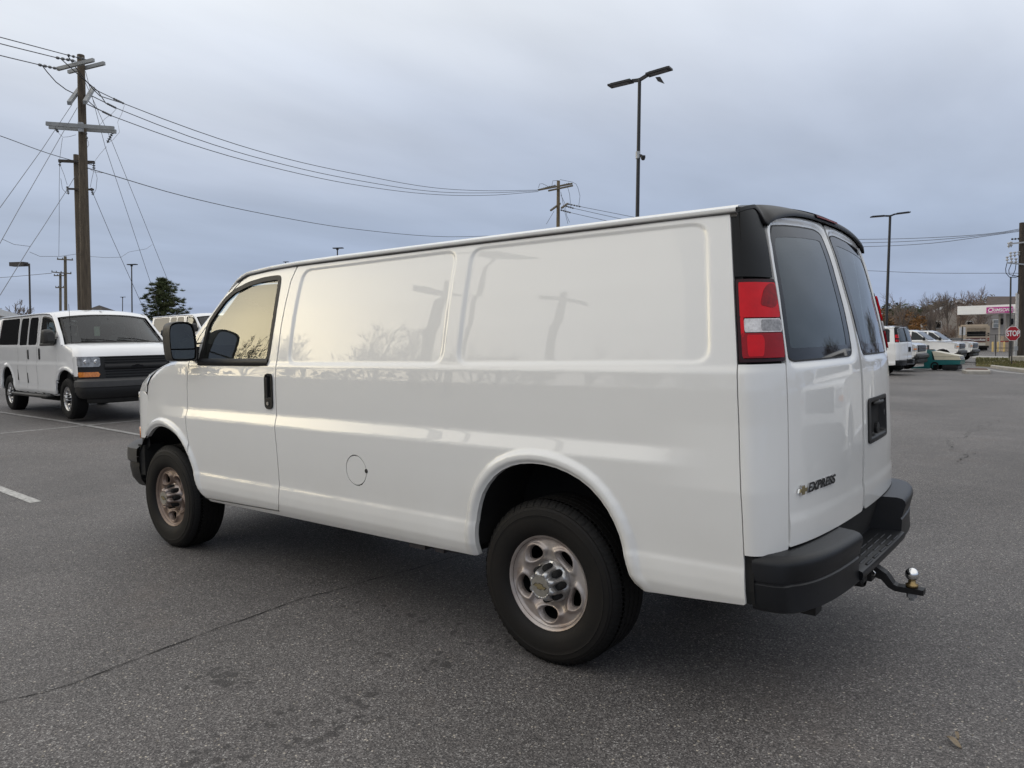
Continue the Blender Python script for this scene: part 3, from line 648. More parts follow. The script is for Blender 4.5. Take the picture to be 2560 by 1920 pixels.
def make_van(root, cargo=True, hi=True, rim=STEELW, rim_front=STEELF, lettering=True):
    du, dz = (.010, .0062) if hi else (.03, .02)
    cam_sides = (1, -1)
    paint = WHITE if hi else WHITE2
    dsdf = lambda u, v: polysdf(DOOR, u, v)
    fuel = (1.262, .782, .084)
    bp = BODY
    def bodysdf(side):
        def f(u, v):
            d = np.maximum(polysdf(bp, u, v), fxs(v)+.0035-u); d = np.maximum(d, -(dsdf(u, v)-.0044))
            d = np.maximum(d, -polysdf(RARCH, u, v)); d = np.maximum(d, -polysdf(FARCH, u, v))
            if cargo and side > 0: d = np.maximum(d, -(np.hypot(u-fuel[0], v-fuel[1])-fuel[2]-.003))
            if not cargo:
                for k in PWIN: d = np.maximum(d, -polysdf(PWIN[k], u, v))
            return d
        return f
    for s in cam_sides:
        h = hi and s > 0; a, b = (du, dz) if h else (.03, .02)
        mir = s < 0
        patch('side_panel', (-1.0, 3.75), (.40, 1.975), a, b, bodysdf(s), side_map(cargo), paint, root, flip=True, skirt=(0, -.028, 0), mirror=mir)
        dr = patch('front_door', (1.88, 3.08), (.42, 1.97), a, b, (lambda u, v: np.maximum(np.maximum(np.maximum(dsdf(u, v)+.0048, -polysdf(DWIN, u, v)), polysdf(FARCH, u, v)*-1), -polysdf([(2.055, 1.155), (2.105, 1.155), (2.105, 1.29), (2.055, 1.29)], u, v))), side_map(cargo), paint, root, flip=True, skirt=(0, -.03, 0), mirror=mir)
        ring = lambda P, lo, hi_: (lambda u, v: (lambda d: np.maximum(d-hi_, lo-d))(polysdf(P, u, v)))
        patch('window_seal', (2.0, 3.0), (1.32, 1.94), .006 if h else .012, .006 if h else .012, ring(DWIN, -.026, .004), side_map(cargo, .003), SEAL, dr, flip=True, skirt=(0, -.02, 0), mirror=mir)
        patch('window_glass', (2.0, 3.0), (1.32, 1.94), .03, .03, (lambda u, v: polysdf(DWIN, u, v)+.022), side_map(False, -.010), GLASS, dr, flip=True, mirror=mir)
        # belt moulding and sail post
        mb = MB(); P = []
        for x in np.linspace(2.10, 2.925, 20):
            yy = float(Yside(np.array([x]), np.array([1.365]), False)[0]); P.append([(x, (yy+o)*s, z) for o, z in ((.001, 1.350), (.008, 1.352), (.009, 1.372), (.006, 1.392), (-.008, 1.396))])
        mb.grid(P, flip=(s < 0)); mb.build('belt_moulding', BLKP, dr, True)
        # handle
        hx, hz = 2.08, 1.195
        H = rnd([(hx-.040, hz-.110), (hx+.040, hz-.110), (hx+.040, hz+.110), (hx-.040, hz+.110)], .035)
        hd_ = patch('door_handle', (hx-.05, hx+.05), (hz-.12, hz+.12), .005 if h else .02, .005 if h else .02, (lambda u, v: polysdf(H, u, v)), (lambda u, v: np.stack([u, Yside(u, v, False)+.010-.034*(1-sstep(-.010, -.002, polysdf([(hx-.028, hz-.045), (hx+.028, hz-.045), (hx+.028, hz+.10), (hx-.028, hz+.10)], u, v)+0*u)), v], 1)), BLKP, dr, flip=True, skirt=(0, -.015, 0), mirror=mir)
        if h:
            mb = MB(); mb.box(hx-.006, hx+.016, .992, 1.004, hz-.04, hz+.085, .004); mb.build('handle_grip', BLKP, hd_)
            mb = MB(); mb.lathe([(.011, 0), (.011, .004), (0, .004)], 16, 'y', (hx, .997, hz-.075)); mb.build('keyhole', CAPM, hd_)
        if cargo and s > 0:
            fd = patch('fuel_door', (fuel[0]-.1, fuel[0]+.1), (fuel[1]-.1, fuel[1]+.1), .007, .007, (lambda u, v: np.hypot(u-fuel[0], v-fuel[1])-fuel[2]+.003), side_map(cargo, -.0006), paint, root, flip=True, skirt=(0, -.02, 0))
            mb = MB(); mb.lathe([(.013, 0), (.009, .002), (.0, .002)], 12, 'y', (fuel[0]-.086, .9985, fuel[1]+.004)); mb.build('finger_notch', SEAL, fd)
        if not cargo:
            for k in PWIN:
                w_ = patch('side_window', (min(p[0] for p in PWIN[k])-.02, max(p[0] for p in PWIN[k])+.02), (1.34, 1.95), .03, .03, (lambda u, v, k=k: polysdf(PWIN[k], u, v)+.002), side_map(False, -.003), TINT, root, flip=True, mirror=mir)
            # door cuts of the side doors
            if s < 0:
                for dx in (.74, 1.31, 1.93):
                    mb = MB(); P = []
                    for z in np.linspace(.46, 1.95, 22):
                        yy = float(Yside(np.array([dx]), np.array([z]), False)[0]); P.append([(dx+o, (yy+.0015)*s, z) for o in (-.004, .004)])
                    mb.grid(P, flip=False); mb.build('door_gap', SEAL, root)
                for hx2 in (1.40,):
                    mb = MB(); mb.box(hx2-.03, hx2+.03, (.985)*s-.012, (.985)*s+.006, 1.09, 1.28, .01); mb.build('side_door_handle', BLKP, root)
        # wheel housings
        for (cx, P_, nm) in ((0, RARCH, 'wheel_housing'), (3.42, FARCH, 'wheel_housing')):
            mb = MB(); ring_ = [p for p in P_ if p[1] > .42]; rows = []
            for x, z in ring_:
                rows.append([(cx+(x-cx)*k, (yy)*s, .45+(z-.45)*k) for k, yy in ((1.015, .965), (1.05, .93), (1.05, .55))])
            mb.grid(rows, flip=(s > 0)); V0 = len(mb.V); mb.add([r[2] for r in rows], [tuple(range(len(rows)))]); mb.build(nm, UNDER, root, True)
        # front corner, lights, bumper per side handled by theta ranges below
        # A pillar strip
        mb = MB(); P = []
        for (x, z) in APIL:
            yy = float(Yside(np.array([x]), np.array([z]), False)[0]); P.append([(x-.004, (yy-.001)*s, z-.003), (x+.012, (yy-.006)*s, z+.010), (x+.026, (yy-.022)*s, z+.014), (x+.030, (yy-.060)*s, z+.010)])
        mb.grid(P, flip=(s < 0)); mb.build('windscreen_pillar', paint, root, True)
        make_mirror(root, s)
        # roof gutter
        path = [(-.86, 1.962), (-.4, 1.964), (.7, 1.967), (1.5, 1.968), (1.9, 1.966), (2.2, 1.958), (2.44, 1.943), (2.50, 1.926), (2.56, 1.906), (2.62, 1.870), (2.66, 1.84)]
        mb = MB(); P = []
        for (x, z) in path:
            yy = float(Yside(np.array([x]), np.array([min(z, 1.965)]), False)[0]); f = 1 if x < 2.5 else max(.15, 1-(x-2.5)/.2)
            P.append([(x, (yy+o*f)*s, z+q*f) for o, q in ((-.010, -.012), (.000, -.006), (.012, -.004), (.016, .002), (.015, .012), (.006, .016), (.000, .014), (-.012, .024), (-.05, .032))])
        mb.grid(P, flip=(s < 0)); mb.build('roof_gutter', paint, root, auto=50)
        if s > 0 or not hi:
            mb = MB(); P = []
            for (x, z) in path[:-2]:
                yy = float(Yside(np.array([x]), np.array([min(z, 1.965)]), False)[0]); P.append([(x, (yy+o)*s, z+q) for o, q in ((.0025, -.020), (.0035, -.010), (.0135, -.0075))])
            mb.grid(P, flip=(s < 0)); mb.build('gutter_seam', mat('gutter_dark_grey', (.16, .15, .14), .7, noise=.5, nscale=8), root, True)  # dark grey strip along the underside of the gutter
    # roof
    sidep = [(-.85, 1.968), (-.4, 1.984), (.7, 1.991), (1.5, 1.992), (1.9, 1.990), (2.2, 1.982), (2.44, 1.966), (2.56, 1.925), (2.64, 1.875)]
    cen = [(-.92, 2.032), (-.4, 2.050), (.7, 2.062), (1.5, 2.062), (1.9, 2.060), (2.2, 2.052), (2.46, 2.035), (2.64, 1.995), (2.76, 1.940)]
    mb = MB(); P = []
    for (xa, za), (xb, zb) in zip(sidep, cen):
        yy = float(Yside(np.array([xa]), np.array([min(za, 1.95)]), False)[0])-.03; row = []
        for w_ in np.linspace(-1, 1, 25): row.append((xb-(xb-xa)*abs(w_)**2, yy*w_, zb-(zb-za)*abs(w_)**2.4))
        P.append(row)
    mb.grid(P); mb.build('roof', paint, root, True)
    # windscreen
    mb = MB(); P = []
    for t in np.linspace(0, 1, 14):
        row = []
        for w_ in np.linspace(-1, 1, 21):
            k = abs(w_)**2.2; xs0, zs0, ys0 = 2.655+(3.27-2.655)*t, 1.868+(1.362-1.868)*t-.012*math.sin(pi*t), .775+(.875-.775)*t
            xc0, zc0 = 2.765+(3.52-2.765)*t, 1.935+(1.372-1.935)*t+.015*math.sin(pi*t); row.append((xc0+(xs0-xc0)*k, ys0*w_, zc0+(zs0-zc0)*k))
        P.append(row)
    mb.grid(P); mb.build('windscreen', WSG, root, True)
    def ws(t, w_):
        i = min(int(t*13), 12); f = t*13-i; j = (w_+1)*10; jj = min(int(j), 19); g = j-jj; p = lambda a, b: np.array(P[a][b]); return (p(i, jj)*(1-g)+p(i, jj+1)*g)*(1-f)+(p(i+1, jj)*(1-g)+p(i+1, jj+1)*g)*f
    mb = MB()
    for w0, w1 in ((-1, -.955), (.955, 1)): mb.grid([[tuple(ws(t, w_)+[.004, 0, .004]) for w_ in (w0, w1)] for t in np.linspace(0, 1, 12)])
    for t0, t1 in ((0, .035), (.93, 1)): mb.grid([[tuple(ws(t, w_)+[.004, 0, .004]) for w_ in np.linspace(-1, 1, 21)] for t in (t0, t1)])
    mb.build('windscreen_border', SEAL, root, True)
    # cowl and wipers
    mb = MB(); mb.grid([[(3.50-.24*abs(w_)**2.2+o, .90*w_, z) for w_ in np.linspace(-1, 1, 15)] for o, z in ((-.05, 1.368), (.06, 1.350), (.10, 1.345))]); mb.build('cowl', BLKP, root, True)
    for (a, b) in ((.60, -.05), (-.12, -.75)):
        mb = MB(); mb.tube([ws(.97, a)+[.03, 0, .02], ws(.90, (a+b)/2)+[.02, 0, .025], ws(.86, b)+[.02, 0, .02]], .011, 5); mb.build('wiper', SEAL, root)
    # hood
    FX = lambda th, z, off=0.0: superfront(th, z, 3.738, 4.19-(np.asarray(z)-.66)*.10, .945, 3.0, off)
    sp = [(3.24, 1.343), (3.34, 1.340), (3.43, 1.335), (3.52, 1.322), (3.61, 1.300), (3.68, 1.262), (3.722, 1.202), (3.742, 1.142)]
    cp = [(3.56, 1.385), (3.66, 1.375), (3.77, 1.358), (3.88, 1.332), (3.97, 1.298), (4.05, 1.250), (4.10, 1.195), (4.125, 1.135)]
    mb = MB(); P = []
    for ri, ((xa, za), (xb, zb)) in enumerate(zip(sp, cp)):
        yy = float(Yside(np.array([xa]), np.array([za]), False)[0])-.002; row = []; bw = (0, 0, 0, 0, .1, .35, .75, 1)[ri]
        for w_ in np.linspace(-1, 1, 41):
            k = abs(w_)**3.2; rise = .05*(sstep(.0, .10, 1-abs(w_))-.0)*(1 if xa < 3.7 else .4); q = FX(np.array([math.acos(math.copysign(min(1, abs(w_))**1.5, w_))]), np.array([1.14]))[0]; h0 = zb-.03+(za-zb+.03)*k+rise*.6
            row.append((xb-(xb-xa)*k+(q[0]-xb+(xb-xa)*k)*bw, yy*w_+(q[1]-yy*w_)*bw, h0 if ri < 7 else 1.139))
        P.append(row)
    mb.grid(P); mb.build('hood', paint, root, True)
    # front face on a superellipse plan
    def fpatch(nm, t0, t1, z0, z1, m, off, par=root, st=.02):
        lo, hi_ = min(t0, t1), max(t0, t1); R = chaikin([(lo, z0), (hi_, z0), (hi_, z1), (lo, z1)], 0)
        return patch(nm, (lo-.001, hi_+.001), (z0-.001, z1+.001), .04, .03, (lambda u, v: polysdf(R, u, v)), (lambda u, v: FX(u, v, off)), m, par, flip=False, skirt=(-.02, 0, 0))
    fpatch('front_panel', .02, pi-.02, .70, 1.134, BLKP, -.012)
    for q in (0, 1):
        mrr = (lambda a: a) if q == 0 else (lambda a: pi-a)
        fpatch('fender_corner', mrr(.0), mrr(.26), .785, 1.142, paint, .0)
        hl = fpatch('headlight', mrr(.27), mrr(1.02), .955, 1.135, HEADL, .006)
        for c in (.62, .92):
            p = FX(np.array([mrr(c)]), np.array([1.045]), -.001)[0]; mb = MB(); mb.lathe([(.040, -.006), (.042, .004), (.03, .007), (0, .003)], 14, 'x', tuple(p)); mb.build('reflector', CHROME, hl, True)
        fpatch('turn_signal', mrr(.27), mrr(1.0), .775, .862, AMBER, .006)
    gr = MB()
    for z in (.77, .82, .87, 1.03, 1.075, 1.12): gr.grid([[tuple(FX(np.array([t]), np.array([zz]), o)[0]) for zz, o in ((z-.006, .004), (z, .012), (z+.006, .004))] for t in np.linspace(1.12, pi-1.12, 20)])
    gr.build('grille', BLKG, root, True)
    gb = MB(); gb.grid([[tuple(FX(np.array([t]), np.array([zz]), o)[0]) for zz, o in ((.90, .0), (.915, .02), (.985, .02), (1.0, .0))] for t in np.linspace(1.12, pi-1.12, 20)]); gb.build('grille_bar', BLKP, root, True)
    bt = [(-1, -.33), (-.33, -.33), (-.33, -.62), (.33, -.62), (.33, -.33), (1, -.33), (.85, .33), (.33, .33), (.33, .62), (-.33, .62), (-.33, .33), (-.85, .33)]
    mb = MB(); mb.add([(4.165, a*.11, .95+b*.05) for a, b in bt]+[(4.185, a*.11, .95+b*.05) for a, b in bt], [tuple(range(12, 24)), tuple(range(11, -1, -1))]+[(i, (i+1) % 12, 12+(i+1) % 12, 12+i) for i in range(12)]); mb.build('grille_emblem', BLKG, root)
    # front bumper
    BX = lambda th, z, off=0.0: superfront(th, z, 3.87, 4.36, .985, 3.0, off)
    th = np.linspace(.0, pi, 44)
    fb = loft_theta(MB(), th, [(-.13, .745), (-.05, .735), (-.004, .70), (.0, .66), (.0, .60), (-.015, .588)], BX, flip=False, caps=False).build('front_bumper', mat('front_bumper_plastic', (.048, .048, .049), .5, noise=.2, nscale=10), root, auto=40)
    loft_theta(MB(), th, [(-.02, .588), (-.015, .55), (-.03, .46), (-.07, .40), (-.14, .38)], BX, caps=False).build('lower_bumper', BLKP, fb, auto=40)
    loft_theta(MB(), np.linspace(.25, pi-.25, 30), [(-.12, .40), (-.13, .32), (-.16, .30)], BX, caps=False).build('air_dam', UNDER, fb, True)
    for s in (1, -1):
        mb = MB(); mb.box(3.80, 3.90, min(.80*s, .955*s), max(.80*s, .955*s), .50, .73); mb.build('bumper_bracket', DARK, fb)
    # ---- rear
    st = .012 if hi else .05; sz = .008 if hi else .03
    def rp(nm, poly, m, off=0.0, par=root, ring=None, su=st, sv=sz, dent=None, sk=.02, q=0):
        if ring is not None and ring < .01: su, sv = min(su, .0055), min(sv, .0045)
        P_ = poly if q == 0 else [(pi-a, b) for a, b in poly]
        us = [a for a, b in P_]; vs = [b for a, b in P_]
        ur = (max(.0008, min(us)), min(pi-.0008, max(us)))
        def f(u, v):
            d = polysdf(P_, u*1.0, v)
            if ring is not None: d = np.maximum(d, -(d+ring))
            return d
        dd = dent
        if dent is not None and q: dd = lambda u, v: dent(pi-u, v)
        def skf(u, v):
            a = rear_pt(u, v, 0.0); b = rear_pt(u, v, -sk); return b-a
        return patch(nm, ur, (min(vs), max(vs)), su, sv, f, rear_map(off, dd), m, par, flip=False, skirt=skf)
    CORN = [(.0, .665), (.618, .665), (.634, .68), (.638, 1.378), (.0, 1.378)]
    BPIL = [(.0, 1.709), (.62, 1.707), (.632, 1.80), (.64, 1.90), (.60, 1.955), (.55, 1.975), (.40, 1.982), (.0, 1.978)]
    WINL = rnd([(.700, 1.395), (.698, 1.50), (.710, 1.64), (.715, 1.75), (.728, 1.87), (.80, 1.925), (1.0, 1.938), (1.25, 1.950), (1.46, 1.958), (1.535, 1.945), (1.542, 1.80), (1.540, 1.66), (1.534, 1.50), (1.524, 1.405), (1.50, 1.384), (.77, 1.381)], .03)
    HP = rnd([(1.610, .968), (1.985, .972), (1.997, 1.180), (1.616, 1.180)], .025); HPI = rnd([(1.636, .988), (1.962, .990), (1.972, 1.164), (1.640, 1.164)], .02)
    top = [(float(a), float(ztop(a))-.004) for a in np.linspace(1.5665, .80, 12)]
    DRR = [(.625, .678), (1.5665, .672)]+top+[(.715, 1.930), (.675, 1.895), (.652, 1.80), (.648, 1.6), (.648, .80), (.640, .70)]
    for q in (0, 1):
        rp('rear_corner', CORN, paint, 0, q=q)
        rp('black_pillar_trim', BPIL, BLKG, -.001, q=q)
        # tail lamp
        tl = rp('tail_light', [(.012, 1.386), (.628, 1.388), (.634, 1.50), (.632, 1.60), (.626, 1.700), (.016, 1.698)], REDF, .004, q=q)
        rp('lamp_lens', [(.058, 1.553), (.600, 1.553), (.596, 1.686), (.062, 1.686)], REDL, .014, tl, q=q, sk=.012)
        rp('reversing_lens', [(.105, 1.498), (.604, 1.498), (.604, 1.549), (.105, 1.549)], WHTL, .013, tl, q=q, sk=.012)
        rp('lower_lens', [(.062, 1.402), (.598, 1.402), (.602, 1.495), (.060, 1.495)], REDD, .014, tl, q=q, sk=.012)
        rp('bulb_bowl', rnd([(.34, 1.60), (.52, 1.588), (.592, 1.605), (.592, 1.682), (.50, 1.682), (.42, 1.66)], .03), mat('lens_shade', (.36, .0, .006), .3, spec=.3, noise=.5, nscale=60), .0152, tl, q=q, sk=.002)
        rp('reflector_block', rnd([(.13, 1.408), (.33, 1.408), (.36, 1.47), (.33, 1.488), (.13, 1.488)], .02), REDL, .0152, tl, q=q, sk=.002)
        rp('clear_bulb', rnd([(.33, 1.503), (.595, 1.503), (.597, 1.545), (.34, 1.545)], .01), mat('lens_clear_shade', (.42, .41, .42), .3, coat=.3, noise=.6, nscale=90), .0142, tl, q=q, sk=.002)
        rp('lamp_strip', [(.060, 1.480), (.104, 1.480), (.103, 1.56), (.060, 1.56)], REDL, .014, tl, q=q, sk=.012)
        # rear door
        def dsd(u, v, D=DRR, Wn=WINL, q=q):
            d = np.maximum(polysdf(D, u, v)+.0022, -polysdf(Wn, u, v))
            return np.maximum(d, -(polysdf(HPI, pi-u, v)+.004)) if q else d
        def dent(u, v, Wn=WINL):
            d = polysdf(Wn, u, v); o = -.012*(1-sstep(.0, .030, d))
            c = sstep(.75, .80, v)*(1-sstep(.80, .85, v))*0.0
            # soft horizontal swage low on the doors
            o = o+.006*(1-sstep(.762, .812, v)); return o
        P_ = (lambda u: u) if q == 0 else (lambda u: pi-u)
        ur = (.625, 1.5665) if q == 0 else (pi-1.5665, pi-.625)
        def skf(u, v):
            return rear_pt(u, v, -.022)-rear_pt(u, v, 0.0)
        rd = patch('rear_door', ur, (.665, 2.01), st, sz, (lambda u, v: dsd(P_(u), v)), (lambda u, v: rear_pt(u, v, dent(P_(u), v))), paint, root, skirt=skf)
        rp('glass_border', WINL, FRIT, -.009, rd, ring=.052, q=q, sk=.004)
        rp('rear_window', WINL, RGLASS, -.0105, rd, q=q, su=.05, sv=.03, sk=.004)
        rp('rear_window_seal', WINL, SEAL, -.008, rd, ring=.006, q=q, sk=.004)
        if q == 1:
            
            def hdn(u, v): return -.045*(1-sstep(-.016, -.003, polysdf(HPI, u, v)))
            hh = patch('rear_door_handle', (1.60, 2.0), (.955, 1.19), .008, .006, (lambda u, v: polysdf(HP, u, v)), (lambda u, v: rear_pt(u, v, .007+hdn(u, v))), BLKP, rd, skirt=skf)
            pts = [rear_pt(np.array([t]), np.array([z]), .004)[0] for t, z in ((1.70, 1.15), (1.88, 1.15))]
            mb = MB(); mb.tube([pts[0], pts[1]], .010, 6); mb.build('pull_lever', SEAL, hh, True)
            p0 = rear_pt(np.array([1.75]), np.array([1.03]), -.01)[0]; mb = MB(); mb.lathe([(.028, -.004), (.028, -.018), (.0, -.02)], 12, 'x', tuple(p0)); mb.build('lock_barrel', BLKP, hh)
            p0 = rear_pt(np.array([1.80]), np.array([1.165]), -.002)[0]; mb = MB(); mb.tube([p0+[0, -.03, 0], p0+[-.006, 0, -.006], p0+[0, .035, 0]], .004, 5); mb.build('plate_lamp', CHROME, hh, True)
        if q == 0 and lettering:
            a, b = rear_pt(np.array([.86]), np.array([.888]), .003)[0], rear_pt(np.array([1.19]), np.array([.888]), .003)[0]
            bd = bpy.data.objects.new('badge', None); C.objects.link(bd); bd.parent = rd
            yaw = math.atan2(b[1]-a[1], b[0]-a[0])
            def txt(nm, s, size, loc, m, ex=.002, sh=.25, off=0.0):
                return text_mesh(nm, s, size, m, bd, loc, (pi/2, 0, yaw), sh, ex, off, (1.34, 1, 1), False, 1.06)
            L_ = np.linalg.norm(b-a); n_ = np.array([-(b-a)[1], (b-a)[0], 0])/L_*-1
            txt('badge_lettering', 'EXPRESS', .050, tuple(a+np.array([0, 0, -.016])-n_*0.000+np.array([-.0025, 0, 0])), mat('badge_silver', (.45, .45, .46), .3, metal=.8), .0015, .25, .0018)
            txt('badge_lettering', 'EXPRESS', .050, tuple(a+np.array([-.0045, 0, -.016])), SEAL, .0018, .25, .0004)
            e0, e1 = rear_pt(np.array([.739]), np.array([.888]), .006)[0], rear_pt(np.array([.85]), np.array([.888]), .006)[0]; ce, hx_ = (e0+e1)/2, (e1-e0)/2
            btp = [(-1, -.33), (-.33, -.33), (-.33, -.8), (.33, -.8), (.33, -.33), (.80, -.33), (1, .33), (.33, .33), (.33, .8), (-.33, .8), (-.33, .33), (-.80, .33)]
            for nm, k, o_, mm in (('emblem_edge', 1.0, .0, CHROME), ('emblem', .82, .0025, GOLD)):
                mb = MB(); V = [ce+hx_*k*x_+np.array([0, 0, .024*k*y_])+np.array([-.004-o_, 0, 0]) for x_, y_ in btp]; V2 = [v+np.array([.006, 0, 0]) for v in V]
                mb.add(V+V2, [tuple(range(12))]+[(i, 12+i, 12+(i+1) % 12, (i+1) % 12) for i in range(12)]); mb.build(nm, mm, bd)
    # inner jamb behind the door gaps
    mb = MB(); P = [[tuple(rear_pt(np.array([t]), np.array([z]), -.024)[0]) for z in np.linspace(.66, 1.385, 6)] for t in np.linspace(.03, pi-.03, 40)]; mb.grid(P); mb.build('door_jamb', DARK, root, True)
    for t0, t1 in ((.0, .69), (pi/2-.05, pi/2+.05), (pi-.69, pi)):
        mb = MB(); mb.grid([[tuple(rear_pt(np.array([t]), np.array([z]), -.021)[0]) for z in np.linspace(1.36, 1.985, 8)] for t in np.linspace(t0, t1, 8)]); mb.build('door_frame', DARK, root, True)
    mb = MB(); P = [[(float(fxs(z))+.02-o, (float(Yside(np.array([-.9]), np.array([z]), False)[0])-.012)*s_, z) for o in (0, .05)] for z in np.linspace(.48, 1.97, 30) for s_ in (1,)]; mb.grid(P, True)
    mb.build('seam_backing', DARK, root)
    # rear lip spoiler / roof cap
    def sec(t):
        a = abs(t-pi/2); zt = float(ztop(t)) if a < .80 else float(np.interp(a, [.80, .86, .90, .925, .96, 1.02, 1.10], [float(ztop(pi/2-.80)), 1.929, 1.912, 1.915, 1.953, 1.977, 1.982])); w = float(1-sstep(.80, 1.02, a)); o = .020*w+.003
        zr = 2.040-.070*(min(1.04, a/1.5))**1.7
        zt2 = min(zt+.004, zr-.02)
        return [(-.02, zt2), (o*.8, zt2-.006*w), (o, zt2+.003), (o*.92, zt2+.016), (o*.5-.004, (zt2+zr)/2+.004), (-.02, zr-.004), (-.07, zr+.002), (-.13, zr+.001)]
    cap = loft_theta(MB(), np.linspace(.004, pi-.004, 90 if hi else 40), sec, (lambda t, z, o: rear_pt(t, z, o)), caps=False).build('rear_roof_cap', mat('cap_black', (.009, .009, .0105), .42, spec=.3, coat=0, noise=.3, nscale=20, bump=.2, bscale=300), root, auto=60)
    bl = MB(); P = []
    for t in np.linspace(pi/2-.13, pi/2+.13, 10):
        sct = sec(float(t)); P.append([tuple(rear_pt(np.array([t]), np.array([z]), o+.007)[0]) for o, z in sct[2:5]])
    bl.grid(P); br = bl.build('brake_light', mat('brake_lamp_dark', (.06, .0, .004), .4, spec=.05, noise=.2), cap, True)
    if hi:
        mb = MB()
        for k in range(4):
            f = .12+.22*k; P = []
            for t in np.linspace(pi/2-.115, pi/2+.10, 10):
                sct = sec(float(t)); (o0, z0), (o1, z1) = sct[2], sct[4]; P.append([tuple(rear_pt(np.array([t]), np.array([z0+(z1-z0)*g]), o0+(o1-o0)*g+.0115)[0]) for g in (f, f+.12)])
            mb.grid(P)
        mb.build('brake_lens', mat('brake_lamp_red', (.55, .0, .02), .4, spec=.05, noise=.3, nscale=60), br)
    # rear bumper
    RB = lambda t, z, o=0.0: superfront_rear(t, z, o)
    def superfront_rear(t, z, o):
        t = np.asarray(t, float); c = np.cos(t); n = 3.4; xs, xc, Y = -.955, -1.212, .972
        x = xs+(xc-xs)*np.abs(np.sin(t))**(2/n); y = Y*np.sign(c)*np.abs(c)**(2/n); nx, ny = -np.abs(np.sin(t))**1.3, np.sign(c)*np.abs(c)**.9; l = np.hypot(nx, ny)
        return np.stack([x+o*nx/l, y+o*ny/l, np.asarray(z, float)+0*t], -1)
    tn = math.acos((.40/.972)**(3.4/2))
    secE = [(-.17, .672), (-.04, .670), (-.016, .664), (-.004, .652), (0, .635), (.0, .575), (-.006, .572), (-.006, .565), (.0, .560), (-.002, .50), (-.014, .462), (-.045, .448), (-.17, .452)]
    def ins(t): # lower smooth panel sits slightly in
        a = min(t, pi-t); k = float(sstep(.30, .36, a)); s2 = list(secE); return [(o-(.016*k if .47 < z < .60 and o > -.03 else 0), z) for o, z in s2]
    for lo, hi_ in ((.001, tn), (pi-tn, pi-.001)):
        be = loft_theta(MB(), np.linspace(lo, hi_, 30 if hi else 12), ins, RB).build('bumper_end', BUMPER, root, auto=35)
    secM = [(-.19, .672), (-.175, .665), (-.165, .52), (-.155, .508), (-.02, .505), (-.004, .500), (.0, .49), (-.002, .472), (-.02, .458), (-.19, .455)]
    bs = loft_theta(MB(), np.linspace(tn+.003, pi-tn-.003, 20), secM, RB).build('bumper_step', BUMPER, root, auto=35)
    if hi:
        mb = MB()
        for y0 in (-.28, -.16, -.04, .08, .20):
            for k in range(4): mb.box(-1.20+.028*k, -1.188+.028*k, y0, y0+.09, .502, .509, .003)
        mb.build('tread_pad', BUMPER, bs)
    # sill under the doors
    mb = MB(); P = [[tuple(rear_pt(np.array([t]), np.array([z]), o)[0]) for z, o in ((.668, -.012), (.62, -.02), (.50, -.05))] for t in np.linspace(.02, pi-.02, 40)]; mb.grid(P, True); mb.build('rear_sill', DARK, root, True)
    # underbody
    mb = MB(); mb.box(.55, 2.85, -.80, .80, .40, .46); mb.box(-.92, -.50, -.80, .80, .42, .50)
    for s in (1, -1): mb.box(-1.0, 3.9, min(.40*s, .50*s), max(.40*s, .50*s), .36, .47)
    mb.build('chassis', UNDER, root)
    mb = MB(); mb.tube([(0, -.75, .375), (0, .75, .375)], .045, 10); mb.lathe([(0, -.14), (.12, -.10), (.15, 0), (.12, .10), (0, .14)], 14, 'y', (0, 0, .375)); mb.build('axle', UNDER, root, True); mb = MB(); mb.tube([(3.43, -.75, .36), (3.43, .75, .36)], .05, 8); mb.build('axle', UNDER, root, True)
    mb = MB(); mb.box(.55, 1.75, -.62, .05, .24, .42, .06); mb.build('unseen_fuel_tank', UNDER, root, auto=40)  # tank, spare, guard and exhaust: unseen, added to deepen the shade below the van
    mb = MB(); mb.lathe([(.12, 0), (.33, .0), (.36, .05), (.36, .15), (.33, .2), (.12, .2)], 24, 'z', (-.60, 0, .27)); mb.build('unseen_spare_tyre', TYRE, root, auto=40)
    mb = MB(); mb.box(2.3, 3.1, -.45, .45, .24, .45, .06); mb.build('unseen_sump_guard', UNDER, root, auto=40)
    mb = MB(); mb.tube([(2.2, .25, .33), (.8, .30, .31), (.35, .30, .33)], .035, 8); mb.box(.95, 1.6, .10, .38, .25, .38, .04); mb.build('unseen_exhaust', mat('rusty_exhaust', (.10, .07, .05), .8, noise=.5, nscale=9), root)
    if hi:
        mb = MB(); mb.box(.88, 1.0, .80, .86, .365, .43); mb.box(.74, .80, .79, .86, .37, .43); mb.box(.70, 1.02, .74, .80, .36, .40); mb.build('sill_bracket', mat('bracket_grey', (.10, .09, .09), .7, noise=.5, nscale=20), root)
        for q6 in ((-1.08, -1.02, .52, .60, .35, .46), (-1.12, -.9, -.55, -.47, .38, .46)): mb = MB(); mb.box(*q6); mb.build('bumper_stay', UNDER, root)
    # interior
    mb = MB(); mb.box(-.90, 1.90, -.60, .60, .46, .95); mb.box(2.0, 2.95, -.86, .86, .46, .62); mb.box(2.9, 3.66, -.55, .55, .5, 1.20); mb.box(.50, 1.9, -.90, .90, .46, .95); mb.box(-.9, -.52, -.88, .88, .52, .95); mb.build('floor_pan', DARK, root)
